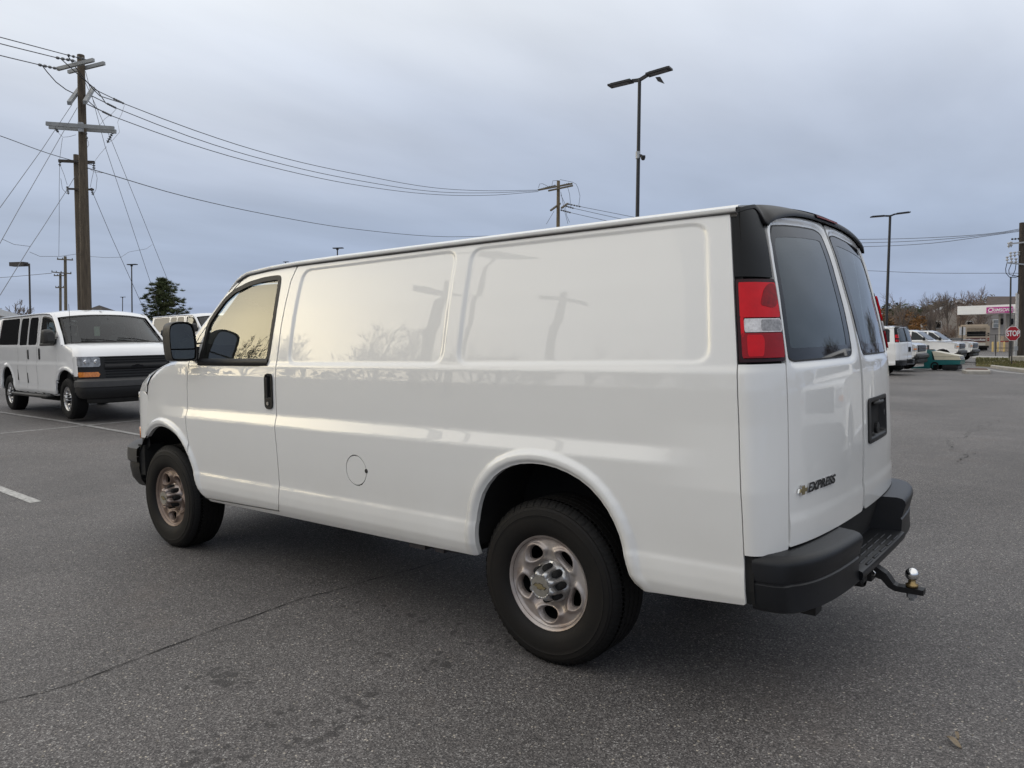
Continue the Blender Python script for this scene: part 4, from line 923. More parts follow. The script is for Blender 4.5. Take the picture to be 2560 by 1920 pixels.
    mb = MB(); mb.add([(-.83, -.84, .95), (-.83, .84, .95), (1.88, .84, .95), (1.88, -.84, .95), (-.80, -.80, 1.93), (-.80, .80, 1.93), (1.88, .80, 1.93), (1.88, -.80, 1.93)], [(0, 1, 2, 3), (2, 6, 7, 3), (1, 5, 6, 2), (0, 3, 7, 4), (4, 7, 6, 5)] if cargo else [(0, 1, 2, 3), (1, 5, 6, 2), (0, 3, 7, 4), (4, 7, 6, 5)])
    mb.build('cargo_lining', WALLI if cargo else DARK, root)
    mb = MB(); P = [[(3.05+.25*(1-abs(w_)**2), .84*w_, 1.18), (3.02+.25*(1-abs(w_)**2), .84*w_, 1.30), (3.18+.25*(1-abs(w_)**2), .84*w_, 1.345)] for w_ in np.linspace(-1, 1, 9)]; mb.grid(P); mb.box(2.98, 3.3, -.84, .84, .7, 1.2); mb.build('dashboard', DASHM, root, True)
    for s in (1, -1):
        st_ = bpy.data.objects.new('front_seat', None); C.objects.link(st_); st_.parent = root; st_.location = (2.28, .46*s, .62)
        mb = MB(); mb.box(-.05, .48, -.25, .25, .08, .30, .07); mb.build('seat_cushion', SEATM, st_, auto=50)
        mb = MB(); P = []
        for z, xo, hw, dp in ((.25, .0, .24, .09), (.5, -.05, .25, .09), (.75, -.10, .23, .08), (.90, -.13, .18, .06), (.93, -.135, .10, .03)): P.append([(xo+dp*math.cos(a), hw*math.sin(a), z) for a in np.linspace(0, 2*pi, 17)])
        mb.grid(P, True); mb.build('seat_back', SEATM, st_, True)
        mb = MB(); P = []
        for z, hw, dp in ((.93, .06, .03), (.97, .12, .05), (1.07, .13, .055), (1.13, .10, .04), (1.14, .03, .01)): P.append([(-.13+dp*math.cos(a), hw*math.sin(a), z) for a in np.linspace(0, 2*pi, 15)])
        mb.grid(P, True); mb.build('headrest', SEATM, st_, True)
    # steering wheel
    mb = MB(); cx, cy, cz = 2.86, .46, 1.22; tl_ = .45; R = .19
    ring = [(cx+R*math.sin(a)*math.sin(tl_)*-1, cy+R*math.cos(a), cz+R*math.sin(a)*math.cos(tl_)) for a in np.linspace(0, 2*pi, 29)]; mb.tube(ring, .016, 8, False)
    for a in (0, pi, -pi/2): mb.tube([(cx, cy, cz), (cx-R*math.sin(a)*math.sin(tl_), cy+R*math.cos(a), cz+R*math.sin(a)*math.cos(tl_))], .018, 6)
    mb.tube([(cx, cy, cz), (cx+.25, cy, cz-.10)], .03, 8); mb.build('steering_wheel', DASHM, root, True)
    mb = MB(); mb.box(2.86, 2.885, -.13, .13, 1.74, 1.80, .02); mb.tube([(2.87, 0, 1.80), (2.90, 0, 1.86)], .008, 5); mb.build('rear_view_mirror', DASHM, root)
    if not cargo:
        mb = MB()
        for k in (1.15, .35, -.4):
            for s in (-.45, .35): mb.box(k-.08, k+.06, s-.22, s+.22, .95, 1.55, .05)
        mb.build('bench_seats', SEATM, root, auto=40)
    for s in (1, -1):
        make_wheel(root, 0, s, rim, hi and s > 0); make_wheel(root, 3.429, s, rim_front, hi and s > 0)

# ------------------------------------------------------------------ the vans
def van_at(x, y, heading, label, group=None, cargo=False, hi=False, rim=STEELC, cat='van', lettering=False, name='passenger_van'):
    r = empty(name, (x, y, G(x, y)+.0), label, cat, group, rot=(0, 0, heading)); make_van(r, cargo, hi, rim, rim, lettering); return r
main = empty('cargo_van', (0, 0, 0), 'large white windowless cargo van in the foreground, seen from its left rear corner', 'cargo van')
make_van(main, True, True, STEELW, STEELF, True)
def hitch():
    h = empty('towing_hitch', (-1.16, 0, .40), 'black drop hitch with a chrome tow ball sticking out under the rear bumper', 'tow hitch')
    mb = MB(); mb.box(.02, .30, -.034, .034, -.034, .034, .004); mb.box(.0, .025, -.043, .043, -.043, .043, .004); mb.build('receiver_tube', BLKP, h)
    mb = MB(); P = [(.05, .025), (-.012, .025), (-.055, .0), (-.085, -.042), (-.10, -.048), (-.205, -.048), (-.205, -.072), (-.09, -.072), (-.062, -.060), (-.035, -.030), (.0, -.022), (.05, -.022)]; mb.prism(P, -.026, .026); mb.build('drop_bar', BLKP, h)
    mb = MB(); mb.lathe([(.02, -.048), (.026, -.044), (.026, -.034), (.016, -.030), (.015, -.012)], 20, 'z', (-.155, 0, 0)); mb.build('ball_shank', mat('brass_shank', (.42, .30, .14), .35, metal=.9, noise=.5, nscale=40), h, True)
    mb = MB(); mb.lathe([(.012, -.018)]+[(.029*math.sin(a), .010-.029*math.cos(a)) for a in np.linspace(.5, pi, 14)], 24, 'z', (-.155, 0, 0)); mb.build('tow_ball', CHROME, h, True)
    mb = MB(); mb.lathe([(0, -.108), (.011, -.108), (.011, -.094), (.022, -.094), (.022, -.072), (0, -.072)], 6, 'z', (-.155, 0, 0)); mb.build('nut', PIPEG, h)
    mb = MB(); mb.tube([(.03, .05, .012), (.03, -.05, .012)], .007, 6); mb.tube([(.03, .045, .012), (.01, .055, -.005), (-.015, .065, -.004), (-.02, .07, .01), (.0, .065, .022), (.03, .05, .016)], .003, 5); mb.build('hitch_pin', CHROME, h, True)
    mb = MB(); mb.lathe([(.03, .0), (.036, .01), (.036, .05), (.03, .06), (0, .06)], 16, 'x', (-.0, .16, .0)); mb.box(.0, .08, .12, .20, -.02, .04, .01); mb.build('trailer_socket', BLKP, h)
hitch()

def wchild(mb, name, m, root, smooth=False, auto=None):
    o = mb.build(name, m, root, smooth, auto); o.location = tuple(-v for v in root.location); return o
left_van = van_at(16.30, -3.16, 3.0835, 'white passenger van with black grille parked at the left, nose towards the camera', 'parked white passenger vans')
def running_board():
    mb = MB(); mb.box(.55, 2.75, -1.10, -.95, .36, .42, .02)
    for x in (.75, 1.2, 1.7, 2.2, 2.6): mb.box(x-.04, x+.04, -.98, -.70, .36, .44)
    mb.build('running_board', BLKP, left_van, auto=40)
    mb = MB(); mb.tube([(3.42, -.84, 1.34), (3.40, -.85, 2.10)], .004, 5); mb.build('antenna', BLKP, left_van)
    mb = MB(); mb.box(2.995, 3.0, -.30, -.20, 1.52, 1.70); mb.build('hang_tag', mat('pale_green_tag', (.55, .68, .50), .6, noise=.2, nscale=30), left_van)
    mb = MB(); mb.add([(2.5, -.02, 2.04), (2.5, .02, 2.04), (2.64, 0, 2.03), (2.52, 0, 2.11)], [(0, 1, 3), (1, 2, 3), (2, 0, 3)]); mb.build('roof_antenna_fin', BRONZE, left_van)
    mb = MB(); mb.box(1.33, 1.36, -1.004, -.99, .62, .82); mb.box(.72, .74, -1.004, -.985, .66, .88); mb.build('paint_scrape', SEAL, left_van)
running_board()
def van_copy(px, py, depth, label, hd=3.0835):
    p = at(px, py, depth); c, s = math.cos(hd), math.sin(hd); ox, oy = c*2.56+s*.85, s*2.56-c*.85
    o = copy_tree(left_van); o.location = (p[0]-ox, p[1]-oy, p[2]-1.93); o.rotation_euler = (0, 0, hd); o['label'] = label
    for ch in list(o.children):
        if ch.name.split('.')[0] in ('hang_tag', 'antenna', 'paint_scrape', 'running_board'): bpy.data.objects.remove(ch)
    return o
van_copy(486, 789, 27, 'white passenger van mostly hidden behind the parked one, pine tree above its roof')
van_copy(640, 800, 27.5, 'white passenger van seen only through the cab windows of the cargo van')
right_van = copy_tree(left_van); right_van.location = (5.76, -30.47, -.31); right_van.rotation_euler = (0, 0, -.0832); right_van['label'] = 'white passenger van seen from behind, parked left of the white pickups in the background'
for ch in list(right_van.children):
    if ch.name.split('.')[0] in ('hang_tag', 'antenna', 'paint_scrape', 'running_board'): bpy.data.objects.remove(ch)

# ------------------------------------------------------------------ pickups
TRIM = mat('dark_bumper', (.03, .03, .032), .5, noise=.3, nscale=20)
def make_pickup(loc, heading, label):
    r = empty('pickup_truck', loc, label, 'pickup truck', 'white pickup trucks', (0, 0, heading))
    hw = 1.0
    def shell(mb, prof, ys):
        "side outline extruded across with tucked-in edges: ys list of (y, inset)"
        cx = sum(p[0] for p in prof)/len(prof); cz = sum(p[1] for p in prof)/len(prof); rows = []
        for y, k in ys: rows.append([(cx+(x-cx)*k[0], y, cz+(z-cz)*k[1]) for x, z in prof]+[(cx+(prof[0][0]-cx)*k[0], y, cz+(prof[0][1]-cz)*k[1])])
        mb.grid(rows, True); n = len(prof)
        mb.F.append(tuple(len(mb.V)-len(rows)*(n+1)+i for i in range(n))); mb.F.append(tuple(len(mb.V)-(n+1)+i for i in range(n-1, -1, -1)))
    arch = lambda cx, r_: [(cx+r_*math.cos(a), .40+r_*math.sin(a)) for a in np.linspace(0, pi, 9)]
    low = [(4.45, .62), (4.50, .80), (4.50, 1.05), (4.44, 1.16), (4.20, 1.22), (3.6, 1.26), (3.05, 1.29), (1.05, 1.33), (-1.28, 1.33), (-1.32, .60), (-.46, .50)]+arch(0, .46)[::-1]+[(.46, .46), (3.24, .46)]+arch(3.70, .46)[::-1]+[(4.16, .55)]
    mb = MB(); shell(mb, low, [(-hw+.04, (.985, .97)), (-hw, (1, .96)), (-hw+.0, (1, .99)), (-.86, (1, 1)), (.86, (1, 1)), (hw, (1, .99)), (hw, (1, .96)), (hw-.04, (.985, .97))]); mb.build('body', WHITE2, r, auto=35)
    cab = [(3.08, 1.27), (2.95, 1.33), (2.28, 1.86), (2.05, 1.94), (1.1, 1.955), (.95, 1.90), (.86, 1.30)]
    mb = MB(); rows = []
    for y, top in ((-.96, 0), (-.955, .05), (-.80, .95), (-.70, 1), (.70, 1), (.80, .95), (.955, .05), (.96, 0)):
        rows.append([(x+(.0 if z < 1.4 else -.02*(1-top)), y if z > 1.4 else math.copysign(.96, y)*(.985 if abs(y) > .9 else min(1, abs(y)/.96+.05)), 1.27+(z-1.27)*(.0+top if top < .2 else top)) for x, z in cab])
    mb = MB(); V = []
    for (x, z) in cab:
        t = (z-1.27)/.68; V.append((x, z, .96-.20*t))
    n = len(V); rows = [[(x, y*k, z+(.02*(1-k*k) if z > 1.8 else 0)) for x, z, y in V] for k in (-1, -.9, -.5, 0, .5, .9, 1)]; mb.grid(rows, True)
    mb.add([(x, -y, z) for x, z, y in V], [tuple(range(n))]); mb.add([(x, y, z) for x, z, y in V], [tuple(range(n-1, -1, -1))]); mb.build('cab', WHITE2, r, auto=35)
    # windscreen and side glass
    def cp(x, z, k, o=.006):
        t = (z-1.27)/.68; return (x+o, (.96-.20*t)*k, z+o)
    mb = MB(); mb.grid([[cp(x, z, k, .012) for k in (-.90, -.5, 0, .5, .90)] for x, z in ((2.90, 1.375), (2.60, 1.61), (2.31, 1.835))]); mb.build('windscreen', TINT, r, True)
    for s in (1, -1):
        for poly in ([(2.83, 1.37), (2.30, 1.80), (2.05, 1.87), (2.02, 1.37)], [(1.94, 1.37), (1.95, 1.87), (1.30, 1.87), (1.16, 1.75), (1.10, 1.37)]):
            mb = MB(); V2 = [(x, (.966-.20*(z-1.27)/.68)*s, z) for x, z in poly]; mb.add(V2, [tuple(range(len(V2))) if s < 0 else tuple(range(len(V2)-1, -1, -1))]); mb.build('side_window', TINT, r)
        mb = MB(); mb.box(2.70, 2.82, min(.98*s, 1.22*s), max(.98*s, 1.22*s), 1.33, 1.53, .03); mb.build('wing_mirror', BLKP, r, auto=40)
        mb = MB(); mb.box(4.28, 4.515, min(.72*s, .985*s), max(.72*s, .985*s), .86, 1.12, .03); hl = mb.build('headlight', mat('clear_headlamp', (.62, .62, .63), .12, coat=1, noise=.5, nscale=18, col2=(.30, .30, .32)), r, auto=40)
        mb = MB(); mb.box(4.40, 4.52, min(.86*s, .99*s), max(.86*s, .99*s), .93, 1.0, .01); mb.build('turn_signal', AMBER, hl)
    mb = MB(); mb.box(4.44, 4.53, -.70, .70, .82, 1.13, .04); g = mb.build('grille', BLKG, r, auto=40)
    mb = MB(); mb.box(4.52, 4.545, -.66, .66, .955, 1.0, .01); mb.build('grille_bar', TRIM, g)
    mb = MB(); mb.box(4.36, 4.62, -.99, .99, .50, .74, .07); mb.box(4.30, 4.56, -.90, .90, .32, .52, .05); mb.build('front_bumper', TRIM, r, auto=40)
    mb = MB(); mb.box(-1.50, -1.30, -.95, .95, .50, .70, .05); mb.build('rear_bumper', CHROME, r, auto=40)
    mb = MB(); mb.box(-.7, 4.3, -.7, .7, .32, .55); mb.build('chassis', DARK, r)
    for x in (0, 3.70):
        for s in (1, -1):
            w = bpy.data.objects.new('wheel', None); C.objects.link(w); w.parent = r; w.location = (x, .97*s, .40); w.rotation_euler = (0, 0, 0 if s > 0 else pi)
            mb = MB(); mb.lathe([(.24, -.26), (.38, -.25), (.40, -.2), (.40, -.05), (.38, -.005), (.26, .0), (.25, -.03)], 32); mb.build('tyre', TYRE, w, auto=35)
            mb = MB(); mb.lathe([(.255, -.01), (.25, -.05), (.22, -.06)], 28)
            for k in range(6):
                a = k*pi/3; mb.beam((.05*math.cos(a), -.03, .05*math.sin(a)), (.24*math.cos(a), -.03, .24*math.sin(a)), .04, .05, (0, 1, 0))
            mb.lathe([(.07, -.03), (.06, .0), (0, .0)], 12); mb.build('rim', STEELC, w, auto=40)
            mb = MB(); mb.lathe([(.24, -.10), (0, -.10)], 16); mb.build('brake_disc', DARK, w)
    return r
def pick_at(px, depth, hd, lx, ly):
    p = at(px, 920, depth); c, s = math.cos(hd), math.sin(hd); x, y = p[0]-(c*lx-s*ly), p[1]-(s*lx+c*ly); return (x, y, G(x, y))
pa = make_pickup(pick_at(2297, 33.5, 3.10, 4.6, -.9), 3.10, 'nearest white pickup in the background, between the parked van and the teal floor sweeper')
pb = copy_tree(pa); pb.location = pick_at(2401, 43.0, 3.10, 4.6, -.9); pb['label'] = 'white pickup truck directly behind the teal and cream floor sweeper'
pc = copy_tree(pa); pc.location = pick_at(2435, 46.5, 3.10, 4.6, -.9); pc['label'] = 'white pickup truck furthest right in the background row, nearest the stop sign'
pd = copy_tree(pa); pd.location = (-3.75, -8.0, 0); pd.rotation_euler = (0, 0, 1.50); pd['label'] = 'white pickup truck outside the picture, facing the rear doors of the cargo van'

def sweeper():
    p = at(2316, 925, 36); hd = 3.08; r = empty('floor_sweeper', (p[0], p[1], G(p[0], p[1])), 'teal and cream ride-on floor sweeper parked in front of the white pickups', 'floor sweeper', None, (0, 0, hd)); r.scale = (.74, .85, .84)
    teal = mat('teal_plastic', (.010, .135, .135), .42, coat=.3, noise=.2, nscale=6); cream = mat('cream_plastic', (.66, .61, .47), .45, coat=.2, noise=.12, nscale=6)
    mb = MB(); mb.prism([(0, .10), (.52, .10), (.50, .55), (.40, 1.10), (.02, 1.16)], -.55, .55); mb.prism([(.50, .30), (2.02, .34), (2.05, .56), (.50, .58)], -.56, .56); mb.prism([(-.75, .08), (.3, .08), (.3, .24), (-.75, .16)], -.5, .5); mb.build('sweeper_body', teal, r)
    mb = MB(); mb.prism([(.46, 1.06), (.56, 1.06), (1.15, .95), (1.95, .80), (2.03, .585), (.62, .585)], -.54, .54); c = mb.build('sweeper_cover', cream, r, auto=30)
    mb = MB(); mb.box(.54, 1.99, -.545, .545, .755, .765); mb.build('cover_groove', SEAL, c)
    mb = MB(); mb.box(1.80, 2.04, -.40, .40, .60, .74, .02); mb.build('sweeper_lamp', PIPEG, c)
    for s in (1, -1):
        mb = MB(); mb.lathe([(.16, -.08), (.235, -.07), (.24, .02), (.16, .03), (.10, .01), (0, .015)], 24, 'y', (.62, .52*s, .24)); mb.build('wheel', TYRE, r, auto=35)
    mb = MB(); mb.box(1.0, 1.9, -.58, .58, .03, .30, .06); mb.build('brush_skirt', BLKP, r, auto=35)
    mb = MB(); mb.box(.10, .40, -.25, .25, 1.10, 1.16, .02); mb.box(.0, .10, -.22, .22, 1.1, 1.40, .04); mb.build('driver_seat', SEAL, r)
sweeper()

# ------------------------------------------------------------------ street lamps
def frame_dir(right, toward):
    d = RT*right-_f*toward; d[2] = 0; return d/np.linalg.norm(d)
def double_lamp(px, ybase, depth, ytop, toward, label, head=.78, detail=False, rpole=.065, base_px=None):
    b = gp(base_px or px, ybase, depth); t = at(px, ytop, depth); r = empty('street_lamp', b, label, 'street lamp', 'parking lot lamps')
    mb = MB(); mb.tube([b, b+(t-b)*.5, t], [rpole*1.15, rpole, rpole*.85], 12); wchild(mb, 'pole', POLEB, r, auto=50)
    mb = MB(); mb.lathe([(.30, -.3), (.30, .55), (0, .55)], 20, 'z', tuple(b)); wchild(mb, 'concrete_base', mat('concrete', (.38, .36, .33), .85, noise=.3, nscale=6, bump=.3), r, auto=40)
    d = frame_dir(1, toward); sd = np.array([-d[1], d[0], 0]); up = np.array([0, 0, 1.])
    for s, lift in ((-1, -.05), (1, .06)):
        a = t+up*(-.05); e = a+d*s*.26+up*(.10 if s > 0 else .02)
        mb = MB(); mb.beam(a, e, .07, .10); wchild(mb, 'bracket', POLEB, r)
        dd = d*s+up*(.08 if s > 0 else -.03); dd /= np.linalg.norm(dd); c = e+dd*head/2
        mb = MB(); mb.obox(c, dd*head/2, sd*.17, np.cross(dd, sd)*.028); mb.obox(c+up*.035, dd*head*.40, sd*.12, np.cross(dd, sd)*.02); hd_ = wchild(mb, 'lamp_head', POLEB, r)
        mb = MB(); mb.obox(c-up*.032, dd*head*.36, sd*.12, up*.004)
        o = mb.build('led_panel', mat('led_panel_off', (.10, .095, .10), .3, noise=.6, nscale=20), hd_); 
        if detail:
            mb = MB(); mb.lathe([(.045, 0), (.045, .04), (.03, .065), (0, .07)], 12, 'z', tuple(c-dd*head*.38+up*.03)); mb.build('photocell', mat('photocell_teal', (.18, .36, .36), .3, noise=.2, nscale=20), hd_, True)
    if detail:
        mb = MB(); q = t+d*.52+up*(-.06); mb.add([q, q+d*.16-up*.02, q+d*.30-up*.26, q+d*.08-up*.14, q+sd*.03, q+d*.16-up*.02+sd*.03, q+d*.30-up*.26+sd*.03, q+d*.08-up*.14+sd*.03], [(0, 1, 2, 3), (7, 6, 5, 4), (0, 4, 5, 1), (1, 5, 6, 2), (2, 6, 7, 3), (3, 7, 4, 0)]); wchild(mb, 'glare_shield', POLEB, r)
        y = at(px-4, 388, depth); mb = MB(); mb.lathe([(.075, -.11), (.075, .11)], 14, 'z', tuple(y)); wchild(mb, 'camera_clamp', PIPEG, r)
        mb = MB(); mb.beam(y, y+d*.13-up*.04, .05, .08); q = y+d*.17-up*.10; mb.lathe([(0, -.09), (.05, -.07), (.075, 0), (.075, .06), (0, .07)], 14, 'z', tuple(q)); wchild(mb, 'security_camera', POLEB, r, auto=40)
    return r
double_lamp(1599, 900, 24, 196, .62, 'tall black double-headed lamp post with a camera, rising behind the cargo van roof', detail=True, rpole=.062, base_px=1586)
double_lamp(2225.5, 900, 46, 538, .20, 'black double-headed lamp post right of the cargo van, behind the distant passenger van', head=.85, rpole=.085, base_px=2212)
def single_lamp(px, pxb, ytop, depth, label, kind, rp=.05, m=POLEB, hd=1):
    b = gp(pxb, 900, depth); t = at(px, ytop, depth); r = empty('street_lamp', b, label, 'street lamp', 'parking lot lamps')
    mb = MB(); mb.tube([b, t], [rp*1.1, rp*.85], 10); wchild(mb, 'pole', m, r, auto=50)
    up = np.array([0, 0, 1.]); d = frame_dir(1, .1); sd = np.array([-d[1], d[0], 0])
    if kind == 'box':
        mb = MB(); mb.beam(t-up*.06, t-d*.25-up*.04, .08, .08); mb.obox(t-d*.62-up*.02, d*.42, sd*.2, up*.11); wchild(mb, 'lamp_head', m, r)
    else:
        mb = MB(); w = .24*hd; mb.obox(t+d*.06*hd+up*.02, d*w*1.6, sd*.16, up*.035); mb.obox(t-up*.08, d*w*.35, sd*.05, up*.05); wchild(mb, 'lamp_head', m, r)
single_lamp(73, 77.5, 659, 42, 'bronze lamp post with one box-shaped head at the far left', 'box', .055, BRONZE)
single_lamp(329, 331.5, 662, 62, 'slim black lamp post between the utility pole and the pine tree', 'flat', .055)
single_lamp(306.5, 307.3, 743, 120, 'tiny distant lamp post just left of the slim black one', 'flat', .07)
single_lamp(843.5, 845, 621, 62, 'lamp head peeking over the front part of the cargo van roof', 'flat', .06, POLEB, 1.1)
single_lamp(714, 715, 655, 110, 'tip of a distant lamp just above the cab roof of the cargo van', 'flat', .05)

# ------------------------------------------------------------------ utility poles and wires
def wire(name, pts, r, label, m=WIRE, cat='power line', group=None, n=26):
    "smooth curve through pixel waypoints (px, py, depth); top-level"
    P = [at(*p) for p in pts]; Q = []
    L = [0]
    for a, b in zip(P[:-1], P[1:]): L.append(L[-1]+np.linalg.norm(b-a))
    P = np.array(P); L = np.array(L)
    for t in np.linspace(0, L[-1], n):
        k = len(P); q = np.zeros(3)
        i = min(max(np.searchsorted(L, t)-1, 0), k-2)
        p0, p1, p2, p3 = P[max(i-1, 0)], P[i], P[i+1], P[min(i+2, k-1)]; f = (t-L[i])/(L[i+1]-L[i])
        l0, l1, l2 = (L[i]-L[max(i-1, 0)]) or 1e9, L[i+1]-L[i], (L[min(i+2, k-1)]-L[i+1]) or 1e9
        m1 = (p2-p1) if i == 0 else l1*((p1-p0)/l0*.5+(p2-p1)/l1*.5); m2 = (p2-p1) if i+2 >= k else l1*((p3-p2)/l2*.5+(p2-p1)/l1*.5)
        Q.append((2*f**3-3*f*f+1)*p1+(f**3-2*f*f+f)*m1+(-2*f**3+3*f*f)*p2+(f**3-f*f)*m2)
    mb = MB(); mb.tube(Q, r, 5, False); o = mb.build(name, m, None, True); return tag(o, label, cat, group)
def wpart(name, pts, r, root, m=GUY, n=5):
    mb = MB(); mb.tube([at(*p) for p in pts], r, n, False); return wchild(mb, name, m, root, True)
def strg(a, b, root, m=CERAM, k=5, r=.05, nm='insulator'):
    "string of insulator discs between two pixel points"
    a, b = at(*a), at(*b); P, R = [], []
    for i in range(k):
        for f, q in ((0, .35), (.2, 1), (.45, 1), (.6, .35)): P.append(a+(b-a)*(i+f)/k); R.append(r*q)
    P.append(b); R.append(r*.35); mb = MB(); mb.tube(P, R, 8); wchild(mb, nm, m, root, auto=40)
D = 28
bA = gp(217.5, 900, D); tA = at(202, 138, D)
pA = empty('utility_pole', bA, 'tall wooden utility pole with grey crossarms and guy wires at the left', 'utility pole', 'wooden utility poles')
mb = MB(); mb.tube([bA+(tA-bA)*t for t in np.linspace(0, 1, 9)], list(np.linspace(.19, .125, 9)), 16); wchild(mb, 'pole', WOODP, pA, auto=50)
def arm(a, b, root, w=.10, h=.12, m=GALV, nm='crossarm'):
    mb = MB(); mb.beam(at(*a), at(*b), w, h); wchild(mb, nm, m, root)
arm((144, 172.5, D-.55), (234, 150, D-1.1), pA); arm((171, 180, D+.35), (261, 158, D-.1), pA)
arm((172.5, 258, D-1.0), (202.6, 217, D+1.0), pA, .12, .13); arm((212, 256, D-.9), (233, 221, D+1.3), pA, .12, .13)
arm((115.5, 309, D-.28), (285, 321, D-.28), pA, .08, .14); arm((123, 317.5, D+.30), (290, 329, D+.30), pA, .08, .14)
mb = MB(); mb.obox(at(202, 318, D-.24), RT*.08, _f*.05, np.array([0, 0, .17])); wchild(mb, 'arm_bracket', PIPEG, pA)
for a, b in (((96, 161.5, D-2.5), (144, 172, D-.6)), ((140, 144, D-1.9), (190, 153, D-.5)), ((168, 137.5, D-1.2), (215, 149, D-.7))): strg(a, b, pA, k=4, r=.05)
for a, b in (((233, 222, D+1.2), (311, 259.5, D+4.2)), ((226, 238, D+.4), (291, 270.5, D+3.6)), ((213, 258, D-.6), (280, 290, D+2.8))):
    wpart('jumper_wire', [a, b], .018, pA, WIRE); strg(((a[0]*.35+b[0]*.65), (a[1]*.35+b[1]*.65), (a[2]*.35+b[2]*.65)), b, pA, k=5, r=.045)
strg((282, 331, D), (268, 357, D), pA, k=5, r=.06); strg((138, 320, D), (146, 331, D), pA, k=3, r=.05); strg((215, 330, D-.2), (218, 352, D-.2), pA, k=2, r=.04)
for P in ([(170, 140, D-1.2), (183, 160, D-.6), (211, 197, D-.4), (232, 222, D), (250, 240, D+1), (312, 260, D+4.2)],
          [(152, 147, D-1.9), (170, 163, D-1.2), (197, 188, D-.5), (215, 203, D-.3), (245, 228, D+.6), (265, 259, D+2.2)],
          [(105, 163, D-2.4), (118, 180, D-2), (140, 205, D-1.5), (165, 224, D-.8), (183, 233, D-.3)], [(218, 250, D-.5), (240, 270, D+.6), (280, 290, D+2.6)]):
    wpart('jumper_wire', P, .018, pA, WIRE)
for P in ([(180, 261, D), (106, 372, D-3), (0, 519, D-6)], [(193, 269, D), (118, 400, D-2.5), (46, 525, D-5), (-40, 680, D-8)], [(213.6, 178, D), (262.7, 365.6, D+3), (316, 525, D+5.5), (383, 726.6, D+8), (400, 800, D+9)], [(212, 203, D), (280, 354.5, D+3), (349, 525, D+6), (418.5, 698.6, D+9), (450, 800, D+10)],
          [(234, 487, D+.3), (277.7, 590, D+3), (360.6, 775, D+7)], [(188, 440, D), (164, 480, D-1), (106.5, 569.7, D-3), (73, 620, D-5), (0, 738, D-7)]):
    wpart('guy_wire', P, .0095, pA)
for P in ([(311, 263, D+4), (304, 285, D+3.5), (294, 305, D+3), (299, 330, D+2), (282, 350, D+1), (270, 357, D)], [(291, 272, D+3.4), (280, 284, D+3), (262, 297, D+2), (250, 312, D+1)], [(146, 332, D), (157, 343, D), (172, 342, D), (190, 337, D)], [(156, 345, D), (152, 375, D), (149, 400, D+4)], [(220, 352, D), (222, 362, D), (216, 372, D)],
          [(5.6, 597.7, D-6), (35, 611, D-5), (74.7, 616, D-4)], [(74, 630, D-4), (100, 641, D-2), (150, 641, D-1), (198, 634, D)], [(224, 641, D+1), (262, 644, D+3), (302.7, 643, D+4), (322, 630, D+5), (349, 625, D+6), (366, 622, D+7), (381, 611, D+8)],
          [(266, 367, D), (250, 385, D+3), (236, 404, D+8)]):
    wpart('ground_wire', P, .007, pA)
# pole standing just behind
D2 = 40; bB = gp(206, 900, D2); tB = at(190, 387, D2)
pB = empty('utility_pole', bB, 'shorter wooden utility pole directly behind the tall left one, with dark crossarms', 'utility pole', 'wooden utility poles')
mb = MB(); mb.tube([bB, tB], [.17, .13], 12); wchild(mb, 'pole', WOODP, pB, auto=50)
arm((147, 402, D2-.2), (236, 406, D2-.2), pB, .12, .14, WOODD); arm((168, 472, D2-.2), (234, 474, D2-.2), pB, .09, .09, WOODD)
strg((150, 404, D2-.2), (149, 416, D2-.2), pB, k=2, r=.07); strg((234, 406, D2-.2), (235, 424, D2-.2), pB, k=3, r=.08); strg((168, 466, D2-.2), (171, 486, D2-.2), pB, k=4, r=.07); strg((228, 470, D2-.2), (233, 488, D2-.2), pB, k=4, r=.07)
for P in ([(149, 416, D2), (148, 470, D2), (148, 560, D2), (147, 640, D2+10)], [(151, 414, D2), (160, 436, D2), (168, 462, D2)], [(235, 424, D2), (228, 455, D2), (226, 468, D2)], [(237, 424, D2), (243, 445, D2), (240, 474, D2), (233, 486, D2)], [(152, 446, D2), (156, 472, D2), (167, 484, D2)], [(218, 418, D2-2), (236, 430, D2-3), (256, 432, D2-6)]): wpart('jumper_wire', P, .010, pB, WIRE)
# two smaller poles far behind
for (x0, y0, x1, dd, r_, arms, lab) in ((163, 641, 166.5, 78, .14, ((143, 648, 182, 650), (152, 682, 178, 684)), 'distant grey utility pole, the taller of the pair above the parked van'), (151, 684, 152.5, 92, .14, ((129, 680, 163, 683), (135, 689, 161, 689), (139, 719, 159, 719)), 'distant grey utility pole, the shorter of the pair above the parked van')):
    b, t = gp(x1, 900, dd), at(x0, y0, dd); q = empty('utility_pole', b, lab, 'utility pole', 'wooden utility poles'); mb = MB(); mb.tube([b, t], [r_*1.2, r_], 10); wchild(mb, 'pole', WOODG, q, auto=50)
    for (a0, b0, a1, b1) in arms:
        arm((a0, b0, dd-.3), (a1, b1, dd-.3), q, .10, .12, WOODG); mb = MB()
        for f in (.03, .35, .97): p = at(a0+(a1-a0)*f, b0+(b1-b0)*f-2, dd-.3); mb.tube([p-np.array([0, 0, .08]), p+np.array([0, 0, .10])], .05, 6)
        wchild(mb, 'insulator', CERAM, q)
